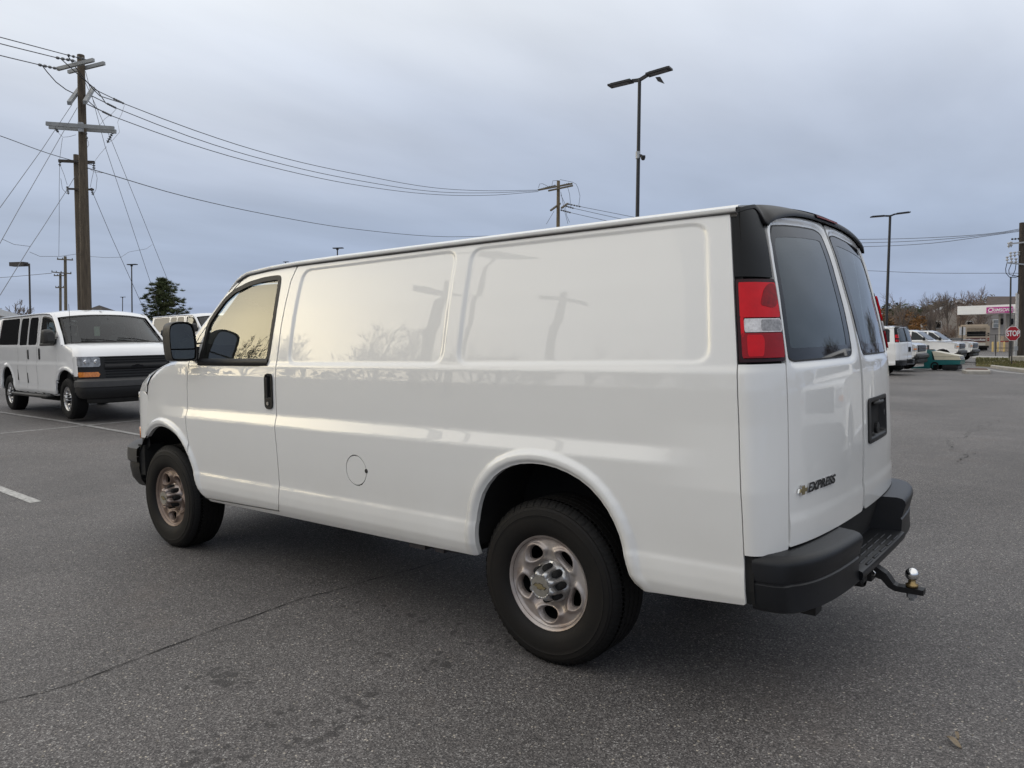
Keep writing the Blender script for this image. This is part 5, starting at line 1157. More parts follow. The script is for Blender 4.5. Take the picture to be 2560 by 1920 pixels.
# middle pole beyond the roof
D3 = 62; bM, tM = gp(1393, 900, D3), at(1396, 452, D3)
pM = empty('utility_pole', bM, 'brown utility pole with two pairs of crossarms, rising beyond the middle of the van roof', 'utility pole', 'wooden utility poles')
mb = MB(); mb.tube([bM, tM], [.19, .13], 12); wchild(mb, 'pole', mat('tan_pole_wood', (.20, .155, .095), .85, noise=.45, nscale=3, stretch=(5, 5, .6)), pM, auto=50)
arm((1346, 475, D3-.5), (1431, 459, D3-1.6), pM, .11, .12, WOODG); arm((1371, 477, D3+.2), (1432, 464, D3-.8), pM, .11, .12, WOODG)
arm((1377, 526, D3-1.5), (1400, 509, D3+1), pM, .13, .13, WOODG); arm((1404, 520, D3-1), (1419, 509, D3+1.4), pM, .13, .13, WOODG)
for a, b in (((1344, 475, D3), (1368, 468, D3)), ((1368, 468, D3-.5), (1390, 463, D3-.8)), ((1402, 464, D3-1), (1424, 458, D3-1.4))): strg(a, b, pM, k=5, r=.07)
for a, b in (((1420, 510, D3+1), (1453, 517, D3+4)), ((1410, 514, D3), (1435, 521, D3+3)), ((1402, 525, D3-1), (1428, 532, D3+2))): strg(a, b, pM, k=5, r=.07)
for P in ([(1346, 470, D3), (1349, 460, D3), (1356, 459, D3), (1372, 467, D3)], [(1380, 462, D3), (1382, 452, D3), (1394, 451, D3)], [(1400, 449, D3), (1430, 455, D3), (1440, 460, D3), (1445, 470, D3), (1450, 490, D3+2), (1447, 514, D3+3)], [(1419, 468, D3), (1424, 485, D3), (1427, 519, D3+2)], [(1402, 487, D3), (1412, 508, D3), (1417, 540, D3), (1424, 556, D3)], [(1385, 528, D3), (1366, 560, D3-2)], [(1402, 480, D3), (1412, 530, D3), (1420, 560, D3)]): wpart('jumper_wire', P, .016, pM, WIRE)
# right-hand pole on its concrete block
D4 = 47; bR, tR = gp(2551, 900, D4), at(2555.5, 557, D4)
pR = empty('utility_pole', bR, 'dark brown utility pole with cutouts and conduits at the right edge, on a concrete block', 'utility pole', 'wooden utility poles')
mb = MB(); mb.tube([bR, tR], [.21, .155], 14); wchild(mb, 'pole', WOODD, pR, auto=50)
arm((2521, 610, D4-.3), (2575, 604, D4-.3), pR, .08, .09, PORC); arm((2518, 657, D4-.2), (2560, 661, D4-.2), pR, .06, .08, PIPEG, 'cutout_bracket')
strg((2528, 598, D4-.3), (2552, 596.5, D4-.3), pR, m=SEAL, k=3, r=.06, nm='arrester')
for a, b in (((2522, 606, D4), (2522, 620, D4)), ((2527, 604, D4), (2528, 618, D4)), ((2518, 641, D4), (2518, 654, D4)), ((2527, 630, D4), (2527, 645, D4)), ((2537, 629, D4), (2537, 643, D4)), ((2547, 628, D4), (2547, 640, D4)), ((2529, 645, D4), (2529, 660, D4)), ((2540, 645, D4), (2540, 660, D4))): strg(a, b, pR, m=PORC, k=2, r=.09)
for P in ([(2518, 655, D4), (2514, 672, D4), (2515, 683, D4), (2524, 693, D4), (2538, 694, D4), (2549, 690, D4)], [(2528, 660, D4), (2522, 675, D4), (2523, 686, D4), (2535, 689, D4), (2548, 691, D4)], [(2540, 660, D4), (2538, 675, D4), (2531, 691, D4), (2546, 690, D4)]): wpart('cable_loop', P, .022, pR, BLKP)
wpart('conduit', [(2541.5, 733, D4-.4), (2541, 800, D4-.4), (2535.5, 906, D4-.4)], .06, pR, PORC, 10); wpart('conduit', [(2546.5, 735, D4-.3), (2544.5, 820, D4-.3), (2540, 902, D4-.3)], .030, pR, PORC, 8); wpart('riser_cable', [(2548.5, 695, D4-.3), (2547, 720, D4-.3), (2543, 735, D4-.3)], .02, pR, BLKP)
mb = MB(); q = at(2540, 871, D4-.5); mb.obox(q, RT*.09, _f*.05, np.array([0, 0, .13])); wchild(mb, 'meter_box', PIPEG, pR)
q = gp(2556, 915, D4-1.2); mb = MB(); mb.box(q[0]-.6, q[0]+.6, q[1]-.5, q[1]+.5, q[2]-.2, q[2]+.42, .03); tag(mb.build('concrete_block', mat('pale_concrete', (.42, .39, .34), .85, noise=.3, nscale=5, bump=.3), None, auto=40), 'square pale concrete block at the foot of the right-hand utility pole', 'concrete block')
q = at(2527, 692, 52); b = gp(2524, 900, 52); r = empty('street_lamp', b, 'thin black post rising behind the fuel canopy, left of the dark utility pole', 'post'); mb = MB(); mb.tube([b, q], [.07, .05], 8); wchild(mb, 'pole', POLEB, r)
gA = 'wires from the tall left pole to the middle pole'
wire('power_line', [(311, 259.5, D+4.2), (450, 313, 33), (700, 392.5, 40), (900, 437, 47), (1100, 471, 55), (1230, 477, 59), (1344, 475, D3)], .017, 'highest of the three wires running from the tall left pole to the middle pole', group=gA)
wire('power_line', [(291, 270.5, D+3.6), (450, 333, 33), (700, 409, 40), (900, 452, 47), (1100, 480, 55), (1230, 482, 59), (1344, 477, D3)], .017, 'middle of the three wires running from the tall left pole to the middle pole', group=gA)
wire('power_line', [(280, 290, D+2.8), (450, 352, 33), (700, 423, 40), (900, 464, 47), (1100, 487, 55), (1230, 488, 59), (1346, 479, D3)], .017, 'lowest of the three wires running from the tall left pole to the middle pole', group=gA)
wire('power_line', [(218, 420, D), (259.5, 432, D+1), (450, 488, 34), (692, 541, 42), (898, 574, 50), (1128, 592, 57), (1393, 580, D3)], .017, 'single lower wire sagging behind the van roof towards the middle pole')
wire('power_line', [(-120, 62, 21), (0, 93, 24), (168, 137.5, D-1.2)], .016, 'topmost wire running out of the picture at the upper left')
wire('power_line', [(-120, 75, 20), (0, 109, 23), (140, 144, D-1.9)], .016, 'second wire from the top running out at the upper left')
wire('power_line', [(-120, 108, 20), (0, 138.5, 22.5), (96, 161.5, D-2.5)], .016, 'third wire from the top running out at the upper left')
wire('power_line', [(-120, 299, 30), (0, 339.6, 34), (177, 400, D2-.5), (230, 412, D2)], .018, 'long wire crossing from the left edge to the dark crossarm of the shorter pole')
gR = 'wires running to the right-hand pole'
wire('power_line', [(1453, 517, D3+4), (1550, 536, 66), (1700, 566, 72)], .02, 'upper of three wires leaving the middle pole towards the van roof')
wire('power_line', [(1435, 521, D3+3), (1515, 539, 66), (1650, 569, 72)], .02, 'middle of three wires leaving the middle pole towards the van roof')
wire('power_line', [(1428, 532, D3+2), (1480, 544, 65), (1600, 570, 70)], .02, 'lower of three wires leaving the middle pole towards the van roof')
wire('power_line', [(1700, 590, 80), (2136, 598.4, 60), (2330, 594, 54), (2494, 582, 49), (2551, 572, D4)], .018, 'highest of the three wires at the right running to the dark pole', group=gR)
wire('power_line', [(1700, 600, 80), (2141, 607.3, 60), (2330, 600, 54), (2494, 584, 49), (2551, 575, D4)], .018, 'middle of the three wires at the right running to the dark pole', group=gR)
wire('power_line', [(1700, 612, 80), (2141, 617, 60), (2330, 608, 54), (2494, 586, 49), (2551, 578, D4)], .018, 'lowest of the three upper wires at the right running to the dark pole', group=gR)
wire('power_line', [(1700, 660, 80), (2168, 676.6, 60), (2314, 682.4, 54), (2547, 683, D4)], .016, 'lone lower wire at the right, crossing above the bare trees')
wire('power_line', [(-60, 697, 100), (0, 694, 98), (129, 683, 92)], .03, 'faint wire reaching the distant pole pair from the left edge')

# ------------------------------------------------------------------ far right: canopy, buses, sign, verge
CONC = mat('kerb_concrete', (.44, .41, .36), .85, noise=.3, nscale=4, bump=.3)
def local_box(root, c, hw, hd, z0, z1, m, name, ax=None, bev=0):
    "box centred on world point c, half width along the camera right axis and half depth along view"
    ax = ax if ax is not None else frame_dir(1, 0); ay = np.array([-ax[1], ax[0], 0]); z = (z0+z1)/2
    mb = MB(); mb.obox((c[0], c[1], z), ax*hw, ay*hd, (0, 0, (z1-z0)/2))
    return wchild(mb, name, m, root) if root is not None else mb.build(name, m)
def ray_frame(px, turn=0.0):
    "axes facing the photographer at that pixel column: (right, away)"
    d = _f+(px-1280)/FPX*RT; d[2] = 0; d /= np.linalg.norm(d); c, s = math.cos(turn), math.sin(turn); d = np.array([c*d[0]-s*d[1], s*d[0]+c*d[1], 0]); return np.array([d[1], -d[0], 0]), d
def canopy():
    dd = 85; a0, a1 = at(2393.6, 766, dd), at(2552, 765, dd-4.2); zt, zb = a0[2], at(2394, 787, dd)[2]; c = (a0+a1)/2; hw = np.linalg.norm((a1-a0)[:2])/2; g = gp(2466, 880, dd)
    r = empty('fuel_canopy', g, 'white flat fuel station canopy with a magenta sign panel', 'canopy'); t_ = (a1-a0)*np.array([1, 1, 0]); ax = t_/np.linalg.norm(t_); ay = np.array([-ax[1], ax[0], 0]); ay = ay if ay@_f > 0 else -ay
    c2 = c+ay*2.6
    local_box(r, c2, hw, 2.6, zb, zt, mat('canopy_white', (.88, .88, .87), .5, noise=.08, nscale=2), 'fascia', ax)
    for px in (2501.5, 2520, 2535):
        q = at(px, 850, dd+1.2); local_box(r, q, .17 if px < 2530 else .1, .17, g[2]-.1, zb, mat('column_grey', (.50, .48, .45), .6, noise=.2), 'column')
    # sign panel
    s0 = a0+(a1-a0)*(2468.5-2393.6)/158.4-ay*.03; s1 = a0+(a1-a0)*(2533-2393.6)/158.4-ay*.03; s0 = s0-np.array([0, 0, .13]); z1, z0 = s0[2], at(2468, 784.5, dd-.05)[2]; cc = (s0+s1)/2; L = np.linalg.norm((s1-s0)[:2]); nrm = -ay
    mb = MB(); mb.obox((cc[0]+nrm[0]*.02, cc[1]+nrm[1]*.02, (z0+z1)/2), ax*L/2, nrm*.03, (0, 0, (z1-z0)/2)); sg = wchild(mb, 'sign_panel', mat('magenta_sign', (.48, .035, .27), .5, noise=.08), r)
    yaw = math.atan2(ax[1], ax[0])
    def tx(body, size, off, shear, m, z):
        p = s0+ax*off+nrm*.07; return text_mesh('sign_lettering', body, size, m, sg, (p[0], p[1], z), (pi/2, 0, yaw), shear, .01, .008)
    wl = mat('sign_white', (.85, .85, .85), .5, noise=.03)
    tx('C', .62, .10, .25, wl, z0+.15); tx('RIMSON', .46, .50, .25, wl, z0+.18); tx('RIDE', .46, 1.86, .25, mat('sign_pale', (.62, .45, .58), .5, noise=.03), z0+.17)
    mb = MB(); q = s0+ax*.12+nrm*.06; q2 = s0+ax*1.75+nrm*.06; mb.beam((q[0], q[1], z0+.09), (q2[0], q2[1], z0+.09), .02, .035); wchild(mb, 'sign_underline', wl, r)
    for i, px in enumerate((2505, 2530)):
        q = at(px, 804, dd-.6); mb = MB(); mb.lathe([(0, -.12), (.33, -.12), (.36, 0), (.33, .12), (0, .12)], 18, 'x', tuple(q)); mb.lathe([(0, -.14), (.16, -.14), (.16, .14), (0, .14)], 12, 'x', tuple(q)); o = mb.build('hose_reel', BLKP, None, auto=40); tag(o, ('left' if i == 0 else 'right')+' black hose reel hanging under the fuel canopy', 'hose reel', 'black hose reels under the canopy')
    for i, (px, m_) in enumerate(((2481.5, 0), (2494.5, 0), (2510, 0), (2420, 1))):
        d2 = dd-2 if m_ == 0 else dd-6; q = gp(px, 885, d2); mb = MB(); mb.lathe([(.10, 0), (.10, 1.02), (.06, 1.10), (0, 1.12)], 14, 'z', tuple(q)); o = mb.build('bollard', mat('bollard_yellow', (.68, .50, .20), .6, noise=.15, nscale=5), None, auto=45)
        tag(o, ('leftmost yellow bollard of the three under the canopy', 'middle yellow bollard of the three under the canopy', 'rightmost yellow bollard of the three, beside the fuel pump', 'lone pale bollard behind the pickup hood, below the back of the bus')[i], 'bollard', 'yellow bollards')
    q = gp(2511, 880, dd+.5); r2 = empty('fuel_pump', q, 'beige fuel pump with a red band beside the canopy column', 'fuel pump')
    local_box(r2, q, .30, .25, q[2], q[2]+1.75, mat('pump_beige', (.45, .36, .28), .6, noise=.3, nscale=5), 'pump_body'); local_box(r2, q, .31, .26, q[2]+1.05, q[2]+1.20, mat('pump_red', (.30, .04, .03), .5, noise=.2), 'pump_band')
    q = gp(2515.5, 880, dd+.8); mb = MB(); mb.obox((q[0], q[1], q[2]+.5), ax*.10, ay*.10, (0, 0, .5)); tag(mb.build('waste_bin', mat('bin_blue', (.04, .10, .22), .5, noise=.2)), 'narrow blue bin beside the fuel pump', 'bin')
canopy()
def bus():
    dd = 90; q = gp(2442, 880, dd); ax, ay = ray_frame(2442, .10); r = empty('transit_bus', q, 'tan and maroon bus under the canopy, seen from behind', 'bus'); z = q[2]; c = q+ay*4.5
    tan = mat('bus_tan', (.52, .44, .35), .4, coat=.4, noise=.12, nscale=1); mar = mat('bus_maroon', (.10, .018, .025), .4, coat=.4, noise=.12, nscale=2)
    local_box(r, c, 1.28, 4.5, z+.55, z+2.95, tan, 'bus_body', ax); local_box(r, c, 1.12, 4.3, z+2.95, z+3.12, tan, 'roof_pod', ax)
    f = q-ay*.02
    local_box(r, f-ax*.10, .95, .02, z+1.72, z+2.30, TINT, 'rear_window', ax); local_box(r, f-ax*.10, .95, .02, z+2.42, z+2.72, mat('louvre_tan', (.36, .30, .23), .7, noise=.4, nscale=9), 'louvre', ax)
    pn = local_box(r, f-ax*.12, .98, .02, z+1.05, z+1.50, mar, 'rear_panel', ax)
    local_box(r, f-ax*.12, .98, .02, z+.62, z+.90, mat('bus_white', (.7, .68, .62), .5, noise=.1), 'lower_panel', ax)
    for dz in (1.15, 1.35, 1.75, 1.98): 
        for s in (1.13,): local_box(r, f+ax*s, .08, .03, z+dz, z+dz+.12, REDD if dz < 1.5 else SEAL, 'tail_lamp', ax)
    local_box(r, f, 1.2, .05, z+.35, z+.58, DARK, 'bus_bumper', ax); local_box(r, c, 1.1, 4.2, z+.05, z+.5, DARK, 'underframe', ax)
    for s in (-1, 1):
        w = c-ay*2.2+ax*s*1.1; mb = MB(); mb.tube([w-ax*.15+np.array([0, 0, .48]), w+ax*.15+np.array([0, 0, .48])], .48, 20); wchild(mb, 'wheel', TYRE, r, auto=40)
    p = f-ax*1.0-ay*.04; text_mesh('bus_lettering', 'CrimsonRide', .34, mat('sign_white', (.85, .85, .85)), pn, (p[0], p[1], z+1.18), (pi/2, 0, math.atan2(ax[1], ax[0])), .3, .005, .008)
    # white shuttle bus further left
    q = gp(2296, 880, 80); z = q[2]; ax, ay = ray_frame(2296); r = empty('shuttle_bus', q, 'white shuttle bus whose roof shows above the pickups', 'bus'); c = q+ay*2.5; wb = mat('shuttle_white', (.74, .74, .74), .4, coat=.4, noise=.1, nscale=2)
    top = at(2296, 832, 80)[2]; local_box(r, c, 1.15, 2.5, z+.4, top-.08, wb, 'bus_body', ax, 0); local_box(r, c, 1.05, 2.4, top-.08, top, wb, 'roof', ax)
    local_box(r, q-ax*.22-ay*.02, .74, .02, top-1.0, top-.42, TINT, 'rear_window', ax)
    local_box(r, q+ax*.95-ay*.02, .11, .02, top-.72, top-.30, mat('vent_grey', (.35, .35, .36), .6, noise=.5, nscale=30), 'vent', ax)
    mb = MB(); mb.tube([at(2313, 832, 80), at(2313, 828.5, 80)], .05, 6); wchild(mb, 'roof_marker', SEAL, r)
bus()
def backdrop():
    # dark sheds and a maroon trailer behind the pickups
    q = gp(2352, 880, 74); t = at(2352, 849, 74)[2]; r = empty('storage_shed', q, 'low dark grey shed behind the pickups with a black opening', 'shed'); fa, fb_ = ray_frame(2360); local_box(r, q+fb_*2, 1.75, 2, q[2], t, mat('shed_grey', (.055, .056, .060), .7, noise=.3, nscale=1.5), 'shed_wall', fa); local_box(r, q+fb_*2, 1.85, 2.1, t, t+.10, mat('shed_roof', (.13, .13, .13), .7, noise=.3), 'shed_roof', fa)
    q = gp(2404, 880, 73); t = at(2404, 851, 73)[2]; r = empty('container', q, 'maroon container with a dark doorway between the shed and the bus', 'container'); fa, fb_ = ray_frame(2404); local_box(r, q+fb_*1.5, .80, 1.5, q[2], t, mat('container_maroon', (.13, .022, .030), .6, noise=.35, nscale=1.5), 'container_body', fa); local_box(r, q+fb_*1.5, .82, 1.52, t, t+.08, PIPEG, 'container_roof', fa)
    local_box(r, gp(2390, 880, 72.8), .36, .05, q[2], t-.35, DARK, 'doorway')
    # stop sign
    dd = 40; c = at(2532, 834, dd); b = gp(2529, 900, dd+.1); r = empty('stop_sign', b, 'red octagonal stop sign on a dark post near the right edge', 'stop sign'); ax = frame_dir(1, 0); up = np.array([0, 0, 1.]); n = -_f*np.array([1, 1, 0]); n /= np.linalg.norm(n)
    def octa(R, o0, o1, m, nm, par=r):
        V = []
        for o in (o0, o1):
            for k in range(8):
                a = pi/8+k*pi/4; V.append(c+ax*R*math.cos(a)+up*R*math.sin(a)+n*o)
        mb = MB(); mb.add(V, [tuple(range(8)), tuple(range(15, 7, -1))]+[(k, 8+k, 8+(k+1) % 8, (k+1) % 8) for k in range(8)]); return wchild(mb, nm, m, par)
    octa(.410, .0, .012, mat('sign_white', (.85, .85, .85), .5), 'sign_border'); octa(.385, .012, .018, mat('stop_red', (.42, .012, .025), .45, noise=.08), 'sign_face')
    p = c+n*.022-b; text_mesh('sign_lettering', 'STOP', .40, mat('sign_white', (.85, .85, .85)), r, p, (pi/2, 0, math.atan2(ax[1], ax[0])), 0, .002, .012, (.72, 1, 1), True)
    mb = MB(); mb.tube([b, c+up*.36-n*.04], .032, 6); wchild(mb, 'post', mat('post_black', (.02, .018, .018), .6, noise=.3), r)
    # back of a white sign on dark post
    c = at(2406, 828, 58); b = gp(2403.5, 885, 58); r = empty('road_sign', b, 'back of a white rectangular sign on a dark post left of the bus', 'road sign'); mb = MB(); mb.obox(c, ax*.23, n*.01, up*.30); wchild(mb, 'sign_plate', mat('sign_back', (.66, .66, .66), .5, noise=.1), r); mb = MB(); mb.tube([b, c+up*.36-n*.0+n*.03], .045, 6); wchild(mb, 'post', mat('post_black', (.02, .018, .018)), r)
    # thin barrier wire fence
    r = empty('wire_fence', gp(2489, 895, 64), 'thin dark wire fence in front of the canopy', 'fence')
    for px in (2406, 2489, 2529): mb = MB(); mb.tube([gp(px, 895, 64), at(px, 836 if px > 2410 else 830, 64)], .035, 5); wchild(mb, 'fence_post', POLEB, r)
    for y in (837, 870): mb = MB(); mb.tube([at(2406 if y < 840 else 2489, y, 64), at(2580, y, 64)], .022, 4); wchild(mb, 'fence_wire', POLEB, r)
    # houses
    wall = mat('house_siding', (.46, .41, .36), .8, noise=.12, nscale=.6, stretch=(1, 1, 12)); trim = mat('white_trim', (.72, .72, .72), .6, noise=.05); roofm = mat('roof_shingle', (.085, .068, .058), .9, noise=.35, nscale=2)
    dd = 118; ap, le, re = at(2391, 751, dd), at(2303, 789, dd), at(2479, 786, dd); g = gp(2391, 880, dd); r = empty('gable_house', g, 'cream gabled house with white trim behind the bare trees', 'house'); back = ray_frame(2380)[1]*9
    le2, re2 = le+(le-ap)*.06, re+(re-ap)*.06; ze = (le[2]+re[2])/2
    V = [(le[0], le[1], g[2]-1), (re[0], re[1], g[2]-1), (re[0], re[1], ze), tuple(ap), (le[0], le[1], ze)]; V2 = [tuple(np.array(v)+back) for v in V]
    mb = MB(); mb.add(V+V2, [(0, 1, 2, 3, 4), (9, 8, 7, 6, 5), (0, 4, 9, 5), (1, 6, 7, 2)]); wchild(mb, 'wall', wall, r)
    for e in (np.array([le[0], le[1], ze]), np.array([re[0], re[1], ze])):
        e2 = e+(e-ap)*.07; u = np.array([0, 0, .18]); fr = -_f*np.array([1, 1, 0])*.5
        mb = MB(); mb.add([ap+fr+u, e2+fr+u, e2+back+u, ap+back+u, ap+fr, e2+fr, e2+back, ap+back], [(0, 1, 2, 3), (7, 6, 5, 4), (0, 4, 5, 1), (1, 5, 6, 2), (2, 6, 7, 3)]); wchild(mb, 'roof', roofm, r)
        mb = MB(); mb.beam(ap+fr*1.06-u*.3, e2+fr*1.06-u*.3, .1, .32); wchild(mb, 'barge_board', trim, r)
    mb = MB(); mb.beam((le[0]-_f[0]*.1, le[1]-_f[1]*.1, g[2]), (le[0]-_f[0]*.1, le[1]-_f[1]*.1, ze), .25, .25, (1, 0, 0)); wchild(mb, 'corner_board', trim, r)
    for px, py in ((2345, 812), (2362, 845), (2425, 812)):
        w = local_box(r, at(px, py, dd-.1), .42, .04, at(px, py+8, dd)[2], at(px, py-8, dd)[2], TINT, 'window'); local_box(w, at(px, py, dd-.05), .52, .04, at(px, py+9.5, dd)[2], at(px, py-9.5, dd)[2], trim, 'frame').location = (0, 0, 0)
    # second house, grey with a brown roof
    dd = 108; g = gp(2505, 880, dd); a, b = at(2463, 767, dd), at(2590, 767, dd); t0, t1 = at(2469, 741, dd+4), at(2600, 741, dd+4); r = empty('grey_house', g, 'grey-walled house with a large brown roof above the canopy', 'house'); bk = ray_frame(2500)[1]*8
    mb = MB(); mb.add([(a[0], a[1], g[2]-1), (b[0], b[1], g[2]-1), (b[0], b[1], a[2]), (a[0], a[1], a[2])]+[tuple(np.array(v)+bk) for v in ((a[0], a[1], g[2]-1), (b[0], b[1], g[2]-1), (b[0], b[1], a[2]), (a[0], a[1], a[2]))], [(0, 1, 2, 3), (7, 6, 5, 4), (0, 3, 7, 4), (1, 5, 6, 2)]); wchild(mb, 'wall', mat('grey_siding', (.30, .275, .255), .8, noise=.12, nscale=.6, stretch=(1, 1, 12)), r)
    mb = MB(); mb.add([a-bk*.04, b-bk*.04, t1, t0, a+bk*1.04, b+bk*1.04], [(0, 1, 2, 3), (3, 2, 5, 4), (0, 3, 4)]); wchild(mb, 'roof', mat('brown_shingle', (.105, .080, .072), .9, noise=.3, nscale=2), r)
    w = local_box(r, at(2490, 809, dd-.2), .34, .05, at(2490, 818, dd)[2], at(2490, 800, dd)[2], mat('blind_grey', (.25, .27, .28), .3, noise=.2, nscale=2), 'window')
    o = local_box(r, at(2490, 809, dd-.1), .46, .05, at(2490, 820, dd)[2], at(2490, 798.5, dd)[2], trim, 'window_frame'); o = local_box(r, at(2490, 809, dd-.3), .34, .03, at(2490, 810, dd)[2], at(2490, 809, dd)[2], trim, 'window_bar')
    # left flat-roofed building
    fas = mat('fascia_white', (.70, .70, .69), .6, noise=.1, nscale=1)
    a, b = at(-80, 726, 36), at(74, 771, 59.5); zt = 3.85; g = gp(0, 900, 46); r = empty('flat_roof_building', g, 'pale flat-roofed building at the left edge behind the vans', 'building'); t = (b-a); t[2] = 0; l = np.linalg.norm(t); t /= l; n_ = np.array([-t[1], t[0], 0]); n_ = n_ if n_@(CAM-(a+b)/2) > 0 else -n_
    ca = (a+b)/2; mb = MB(); mb.obox((ca[0]-n_[0]*6, ca[1]-n_[1]*6, zt-.20), t*l/2, n_*6, (0, 0, .20)); wchild(mb, 'roof_slab', fas, r)
    mb = MB(); mb.obox((ca[0]-n_[0]*6.9, ca[1]-n_[1]*6.9, zt-2.4), t*(l/2-.9), n_*6, (0, 0, 2.0)); wchild(mb, 'wall', mat('beige_wall', (.36, .33, .30), .8, noise=.2, nscale=1), r)
    for f in (.2, .45, .7, .85):
        p = a+t*l*f-n_*.88; mb = MB(); mb.obox((p[0], p[1], zt-1.5), t*.7, n_*.04, (0, 0, .55)); wchild(mb, 'window', TINT, r)
    # far hip roof above the van
    dd = 100; ap = at(248, 763, dd); r = empty('hip_roof_house', gp(248, 900, dd), 'distant house showing only its dark roof peak right of the big pole', 'house'); ax = frame_dir(1, .3); ay = np.array([-ax[1], ax[0], 0]); B = [ap+ax*4*i+ay*4*j-np.array([0, 0, 2.2]) for i, j in ((-1, -1), (1, -1), (1, 1), (-1, 1))]
    mb = MB(); mb.add([ap]+B, [(0, 1, 2), (0, 2, 3), (0, 3, 4), (0, 4, 1)]); wchild(mb, 'roof', mat('dark_shingle', (.05, .045, .045), .9, noise=.3, nscale=2), r)
    mb = MB(); mb.obox((ap[0], ap[1], ap[2]-3.8), ax*3.6, ay*3.6, (0, 0, 1.6)); wchild(mb, 'wall', wall, r)
    mb = MB(); [mb.beam(B[i], B[(i+1) % 4], .15, .25) for i in range(4)]; wchild(mb, 'eaves', trim, r)
backdrop()
def verge():
    def poly_sheet(name, pix, dz, m, thick=0, label=None, kind='structure', cat=None):
        P = [gpix(*p) for p in pix]; V = [(p[0], p[1], G(p[0], p[1])+dz) for p in P]; n = len(V); V += [(p[0], p[1], G(p[0], p[1])-.05) for p in P]
        mb = MB(); mb.add(V, [tuple(range(n))]+[(i, (i+1) % n, n+(i+1) % n, n+i) for i in range(n)]); o = mb.build(name, m); bpy.context.view_layer.update()
        if o.data.polygons[0].normal.z < 0: o.data.flip_normals()
        tag(o, label, cat, kind=kind); return o
    grass = mat('dry_grass', (.16, .135, .06), .95, noise=.6, nscale=2.5, col2=(.075, .085, .03), bump=.6, bscale=15, dist=.03)
    poly_sheet('grass_verge', [(2440, 915.5), (2480, 917.5), (2500, 921), (2600, 931), (2600, 903), (2520, 898), (2440, 896)], .10, grass)
    poly_sheet('kerb', [(2476, 919.5), (2500, 923.5), (2600, 937), (2600, 932.5), (2500, 920.5), (2480, 917.8)], .12, CONC)
    poly_sheet('kerb', [(2405, 931.5), (2418, 935.5), (2476, 935.5), (2474, 930), (2420, 928.5)], .12, CONC)
    poly_sheet('planting_bed', [(2412, 930.5), (2470, 931.5), (2466, 929), (2420, 928)], .14, mat('red_soil', (.14, .06, .035), .95, noise=.5, nscale=5))
    poly_sheet('pavement', [(2430, 895.5), (2600, 903), (2600, 895), (2430, 890.5)], .05, mat('pavement_concrete', (.36, .35, .33), .85, noise=.2, nscale=1))
    p = gpix(2536, 912); o = poly_sheet('bare_soil', [(2520, 912), (2545, 915), (2600, 919), (2600, 913), (2535, 909)], .104, mat('red_soil', (.14, .06, .035)))
    o = poly_sheet('parking_line', [(2464, 921), (2500, 928), (2560, 934), (2600, 938), (2600, 939.5), (2555, 935.5), (2495, 930), (2462, 922.5)], .008, PAINTF); o['label'] = 'curved white edge line before the kerb at the right'
    # grass tufts
    r = random.Random(4); mb = MB(); A, B_ = gpix(2440, 908), gpix(2600, 915)
    for k in range(1500):
        px = r.uniform(2440, 2600); py = r.uniform(899, 915+(px-2440)*.08); p = gpix(px, py); h = r.uniform(.04, .12); a = r.uniform(0, 6.28); w = .05
        mb.add([(p[0]-w*math.cos(a), p[1]-w*math.sin(a), G(p[0], p[1])+.1), (p[0]+w*math.cos(a), p[1]+w*math.sin(a), G(p[0], p[1])+.1), (p[0]+r.uniform(-.04, .04), p[1], G(p[0], p[1])+.1+h)], [(0, 1, 2)])
    tag(mb.build('grass', grass), 'short dry grass on the verge below the canopy', 'grass', kind='stuff')
verge()

# ------------------------------------------------------------------ trees
BARK = mat('bare_bark', (.17, .145, .13), .9, noise=.4, nscale=2); TWIG = mat('twig_brown', (.21, .175, .155), .9, noise=.4, nscale=1, col2=(.15, .12, .10)); TWIGR = mat('reddish_twigs', (.23, .165, .135), .9, noise=.4, nscale=1, col2=(.16, .125, .105))
def bare_mesh(h, seed, spread=.55, lv=5, twig=.012, m1=BARK, m2=TWIG):
    r = random.Random(seed); T, W_ = MB(), MB()
    def br(p, d, l, rad, k):
        n = 3 if k < 3 else 2; pts = [p]; rr = [rad]; q = p
        for i in range(n):
            d = d+Vector((r.uniform(-.16, .16), r.uniform(-.16, .16), r.uniform(-.06, .12))); d.normalize(); q = q+d*l/n; pts.append(q); rr.append(rad*(1-.42*(i+1)/n))
        (T if k < 2 else W_).tube([tuple(v) for v in pts], [max(x, twig) for x in rr], 6 if k == 0 else (4 if k < 3 else 3), False)
        if k >= lv: return
        for j in range(r.randint(3, 4) if k else r.randint(5, 7)):
            t = r.uniform(.35 if k else .30, 1.0); i = min(int(t*n), n-1); f = t*n-i; s = pts[i].lerp(pts[i+1], f)
            a = r.uniform(0, 6.28); b = r.uniform(.35, .95)*spread*1.3; ax = d.orthogonal().normalized(); ax.rotate(Matrix.Rotation(a, 3, d)); nd = (d*math.cos(b)+ax*math.sin(b)+Vector((0, 0, .12))).normalized()
            br(s, nd, l*r.uniform(.52, .74), rad*(1-.5*t)*.55, k+1)
        br(q, d, l*.62, rad*.55, k+1)
    br(Vector((0, 0, -.1)), Vector((0, 0, 1)), h*.42, h*.022, 0)
    return T, W_
protos = {}
